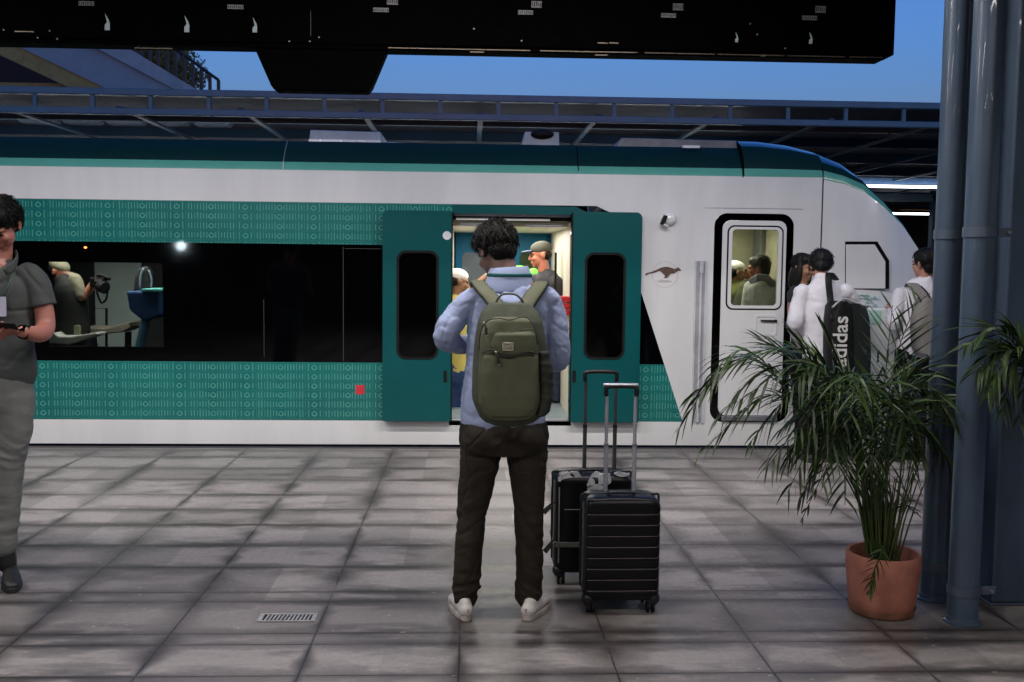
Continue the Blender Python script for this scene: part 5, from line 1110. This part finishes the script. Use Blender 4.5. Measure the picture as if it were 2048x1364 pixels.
c = W(200, 561, 9.72); mb = MB(); mb.box(c.x - .08, c.x + .06, 9.66, 9.76, c.z - .06, c.z + .03); mb.box(c.x - .03, c.x + .02, 9.68, 9.74, c.z + .03, c.z + .06); cb = mb.build('camera_body', BLACK, cmr, bev=.012)
mb = MB(); mb.tube([(c.x + .0, 9.70, c.z - .05), (c.x + .07, 9.66, c.z - .07)], [.055, .06], 16); mb.build('lens', BLACK, cmr, bev=.004)
mb = MB(); mb.box(c.x - .03, c.x + .04, 9.655, 9.659, c.z - .01, c.z + .015); mb.build('camera_plate', GREYM, cb)
mb = MB(); mb.limb([(c.x + .02, 9.69, c.z + .05), (c.x + .1, 9.68, c.z + .02)], [.022, .02], 10, 2); mb.build('microphone', BLACK, cmr, smooth='all')
a = [W(193, 582, 9.68), W(198, 597, 9.68), W(204, 606, 9.68), (W(213, 597, 9.68)), W(215, 580, 9.68), W(213, 566, 9.68)]; mb = MB(); mb.tube(a, [(.010, .003)] * 6, 6, 4, (1, 0, 0)); mb.build('camera_strap', BLACK, cmr, smooth='all')
# the man behind the cab door window
hd_, mh_ = figure('man with short dark hair and a pale grey hooded top behind the cab door window', 9.75,
    dict(head=(1517, 536), neck=(1521, 556), shc=(1523, 570), chest=(1521, 600), waist=(1518, 650), pelvis=(1517, 690), shL=(1500, 575, .05), shR=(1546, 572, -.05), elL=(1492, 625, 0), elR=(1552, 625, -.03), wrL=(1484, 650, -.1), wrR=(1540, 650, -.15),
         w=(.16, .16, .17, .15, .065), sl=.066), M('hoodie_pale', (.40, .43, .38), .85), DTR, M('hair_dark_olive', (.03, .028, .015), .5), SKINR, (-.85, .45, -.1), vox=.01, baseZ=bz_, shirtname='hooded_top')
mb = MB(); mb.tube([W(1503, 562, 9.62), W(1515, 556, 9.60), W(1532, 556, 9.60), W(1545, 568, 9.62)], [(.03, .03), (.036, .032), (.036, .032), (.03, .03)], 12, 4, None, True); fuse(mb, 'hood', M('hood_grey', (.16, .17, .16), .85), hd_, .009, 3, lambda p, n: fold(p, 8, 8, 8, .008))
ow, mo = figure('person in a white cap and olive jacket at the left inside the cab window', 10.2,
    dict(head=(1472, 545), neck=(1474, 565), shc=(1478, 575), chest=(1480, 600), waist=(1480, 650), pelvis=(1480, 690), shL=(1458, 582), shR=(1496, 580), elL=(1455, 620), elR=(1500, 590, -.2), wrL=(1460, 650), wrR=(1498, 560, -.25), sl=.06), M('jacket_olive', (.12, .14, .025), .8), DTR, HAIR, SKINB, (.9, .2, -.2), cap=(M('cap_white', (.75, .74, .70), .7),), vox=.012, baseZ=bz_, shirtname='jacket')

# ---------------------------------------------------------------- palms
LEAF = M('palm_leaf', (.022, .044, .008), .45, var=.75, vs=5, spec=.3); STEM = M('palm_stem', (.055, .062, .020), .5, var=.4, vs=14)
def frond(P, parent, rnd, nleaf=34, L0=.24, w0=.008, t0=.34, droop=.5):
    S_ = catmull(P, 10); n = len(S_) - 1
    mb = MB(); mb.tube(S_, [.0045 * (1 - .8 * i / n) + .0008 for i in range(n + 1)], 5)
    for j in range(nleaf):
        t = t0 + (1 - t0) * (j + rnd.random() * .6) / nleaf; i = min(n - 1, int(t * n)); f = t * n - i
        p = S_[i].lerp(S_[i + 1], f); d = (S_[i + 1] - S_[i]).normalized(); s = Vector((0, 0, 1)).cross(d)
        if s.length < .1: s = Vector((1, 0, 0)).cross(d)
        s = s.normalized() * (1 if j % 2 else -1)
        L = L0 * (math.sin(math.pi * (.12 + .8 * (t - t0) / (1 - t0))) ** .6) * rnd.uniform(.8, 1.15)
        a = (d * .75 + s * rnd.uniform(.55, .85) + Vector((0, 0, rnd.uniform(.0, .35)))).normalized()
        q0 = p; pts = [q0]; cur = a.copy()
        for m_ in range(4): cur = (cur + Vector((0, 0, -1)) * droop * .26 * rnd.uniform(.7, 1.3)).normalized(); pts.append(pts[-1] + cur * L / 4)
        nn = a.cross(Vector((0, 0, 1))); nn = (nn.normalized() if nn.length > .1 else Vector((1, 0, 0))); nn = (nn + Vector((rnd.gauss(0, .5), rnd.gauss(0, .5), rnd.gauss(0, .5)))).normalized()
        ws = [.35, 1, .9, .55, .05]; V = [(mb.bm.verts.new(q + nn * w0 * w_), mb.bm.verts.new(q - nn * w0 * w_)) for q, w_ in zip(pts, ws)]
        for (a1, a2), (b1, b2) in zip(V, V[1:]): mb.face([a1, a2, b2, b1])
    o = mb.build('frond', LEAF, parent, keep=True); return o
def pot(t, c, rt, rb, h):
    MB().lathe([(.0, .0015), (rb - .012, .0015), (rb, .012), (rb + (rt - rb) * .35, h * .3), (rt - .001, h * .75), (rt, h - .012), (rt - .006, h), (rt - .016, h - .003), (rt - .02, h - .03), (rt - .025, h - .09), (.0, h - .09)], c, 56).build('pot', ORANGEP, t, smooth=60)
    MB().lathe([(rb - .011, .0005), (rb + .001, .014), (rb + (rt - rb) * .28, h * .13), (rb + (rt - rb) * .29 + .0012, h * .135), (rb + .003, .013), (rb - .005, .0004)], c, 56).build('foot_band', M('dark_clay', (.20, .085, .05), .7, var=.3, vs=12), t, smooth=60)  # darker clay band around the foot of the pot
    mb = MB(); mb.lathe([(.001, h - .055), (rt - .05, h - .06), (rt - .028, h - .075), (.001, h - .085)], c, 40); mb.build('soil', M('soil', (.018, .012, .009), .95, bs=.8, bscale=60), t)
g = G(1762, 1222); YPm = g.y; pc = (g.x, g.y, 0)
palm = thing('potted_palm', 'large feathery palm in a terracotta pot in front of the drain pipes', 'potted plant', pc)
rt = 74.5 * YPm / F; hpot = W(1760, 1102, YPm).z
pot(palm, pc, rt, rt * .86, hpot)
rnd = random.Random(21)
PF = [  # tip (px, py), depth offset, control (px, py), droop
 ((1690, 1000), -.3, (1700, 860), 1.), ((1780, 1000), -.3, (1775, 860), 1.), ((1610, 900), -.3, (1680, 800), 1.), ((1850, 930), -.1, (1810, 820), 1.),
 ((1352, 865), -.10, (1480, 700), .9), ((1375, 800), .10, (1500, 715), .8), ((1430, 745), .15, (1560, 700), .6), ((1480, 720), -.05, (1600, 700), .5), ((1500, 668), .3, (1610, 735), .3),
 ((1545, 700), .1, (1640, 720), .5), ((1580, 660), .25, (1660, 760), .2), ((1500, 885), .05, (1590, 790), .8), ((1430, 840), .25, (1540, 740), .8), ((1560, 800), -.25, (1640, 730), .9),
 ((1575, 985), -.15, (1650, 840), .8), ((1600, 1000), .15, (1670, 860), .8), ((1570, 930), .05, (1630, 840), .8), ((1690, 1010), -.35, (1690, 860), .8), ((1600, 860), -.3, (1680, 750), 1.),
 ((1640, 640), .2, (1700, 780), .15), ((1785, 610), .2, (1770, 760), .15), ((1835, 600), .15, (1790, 720), .4), 
 ((1760, 885), -.4, (1750, 770), 1.), ((1815, 900), -.3, (1790, 780), 1.), ((1870, 820), .0, (1820, 750), .7), ((1895, 765), .15, (1830, 740), .5), ((1920, 870), -.1, (1850, 770), .8), ((1910, 945), .0, (1840, 850), .8), 
 ((1400, 905), .2, (1540, 790), .9), ((1480, 800), -.2, (1600, 730), 1.), ((1530, 940), -.2, (1630, 820), 1.), ((1640, 960), -.3, (1690, 820), 1.), ((1745, 940), -.42, (1745, 800), 1.), ((1830, 960), -.25, (1800, 820), 1.), ((1940, 900), .1, (1870, 790), .9), ((1700, 830), -.42, (1715, 745), 1.1),
 ((1620, 780), .35, (1690, 760), .6), ((1560, 860), .3, (1650, 780), .7), ((1700, 780), .35, (1730, 790), .5), ((1800, 800), .35, (1780, 790), .5), ((1735, 1175), -.20, (1740, 1010), .3), ((1838, 1040), -.05, (1800, 1010), .5), ((1600, 1045), .0, (1660, 930), .6)]
for i, (tp, dy, cp, dr) in enumerate(PF):
    bx = 1757 + rnd.uniform(-26, 26); b = W(bx, 1108, YPm + rnd.uniform(-.05, .05)); mid = W(1757 + (bx - 1757) * 1.5 + (cp[0] - 1757) * .12, 985 if tp[1] < 1100 else 1060, YPm + dy * .15)
    c1 = W(cp[0] * .55 + 1757 * .45, (cp[1] + 985) / 2 - 18 if tp[1] < 1100 else 1020, YPm + dy * .4); c2 = W(cp[0], cp[1], YPm + dy * .75); e = W(tp[0], tp[1], YPm + dy)
    P = [b, mid, c1, c2, e] if tp[1] < 1100 else [W(1765, 1090, YPm - .02), W(1768, 1085, YPm - .12), W(1762, 1108, YPm - .19), W(1745, 1150, YPm - .2), W(1738, 1185, YPm - .2)]
    if tp == (1838, 1040): P = [b, W(1775, 1040, YPm), W(1800, 1008, YPm), W(1838, 1030, YPm)]
    lng = (e - b).length; near = tp[1] > 1000
    frond(P, palm, rnd, 34 if not near else 22, .245 if not near else .10, .0066, .42 if not near else .35, dr)
for k_ in range(34):
    a = rnd.uniform(0, 2 * math.pi); r_ = rnd.uniform(.01, .075); b = Vector((pc[0] + r_ * math.cos(a), pc[1] + r_ * math.sin(a) * .8, hpot - .08)); lean = Vector((rnd.gauss(-.02, .10), rnd.gauss(0, .07), 1)).normalized(); L = rnd.uniform(.35, .62)
    MB().tube([b, b + lean * L * .5 + Vector((math.cos(a), math.sin(a), 0)) * .02, b + lean * L + Vector((math.cos(a), math.sin(a), 0)) * .07], [rnd.uniform(.0035, .006), .004, .0025], 6, 3).build('stem', STEM, palm, smooth='all')
# second palm, mostly outside the frame on the right
p2c = (W(2250, 1150, 3.95).x, 3.95, 0)
palm2 = thing('potted_palm', 'palm reaching in from the right edge in front of the steel column', 'potted plant', p2c)
pot(palm2, p2c, .18, .155, .30)
for (tp, dy, cp, dr) in (((1932, 692), 0, (2000, 660), .5), ((1948, 745), .05, (2010, 690), .8), ((1975, 790), -.05, (2020, 700), 1.), ((2005, 820), .0, (2035, 710), 1.), ((2040, 840), .1, (2060, 710), 1.), ((1985, 690), .1, (2030, 665), .4), ((2180, 800), .0, (2150, 700), .8), ((2230, 760), .1, (2180, 660), .6), ((2080, 640), .2, (2110, 740), .2), ((2140, 600), -.1, (2130, 760), .2)):
    b = Vector((p2c[0] + rnd.uniform(-.05, .05), 3.95, .22)); P = [b, W(2200, 900, 3.95), W(2080 if cp[0] < 2080 else 2140, 760, 3.95 + dy * .5), W(cp[0], cp[1], 3.95 + dy), W(tp[0], tp[1], 3.95 + dy)]
    frond(P, palm2, rnd, 46, .20, .0068, .45, dr)
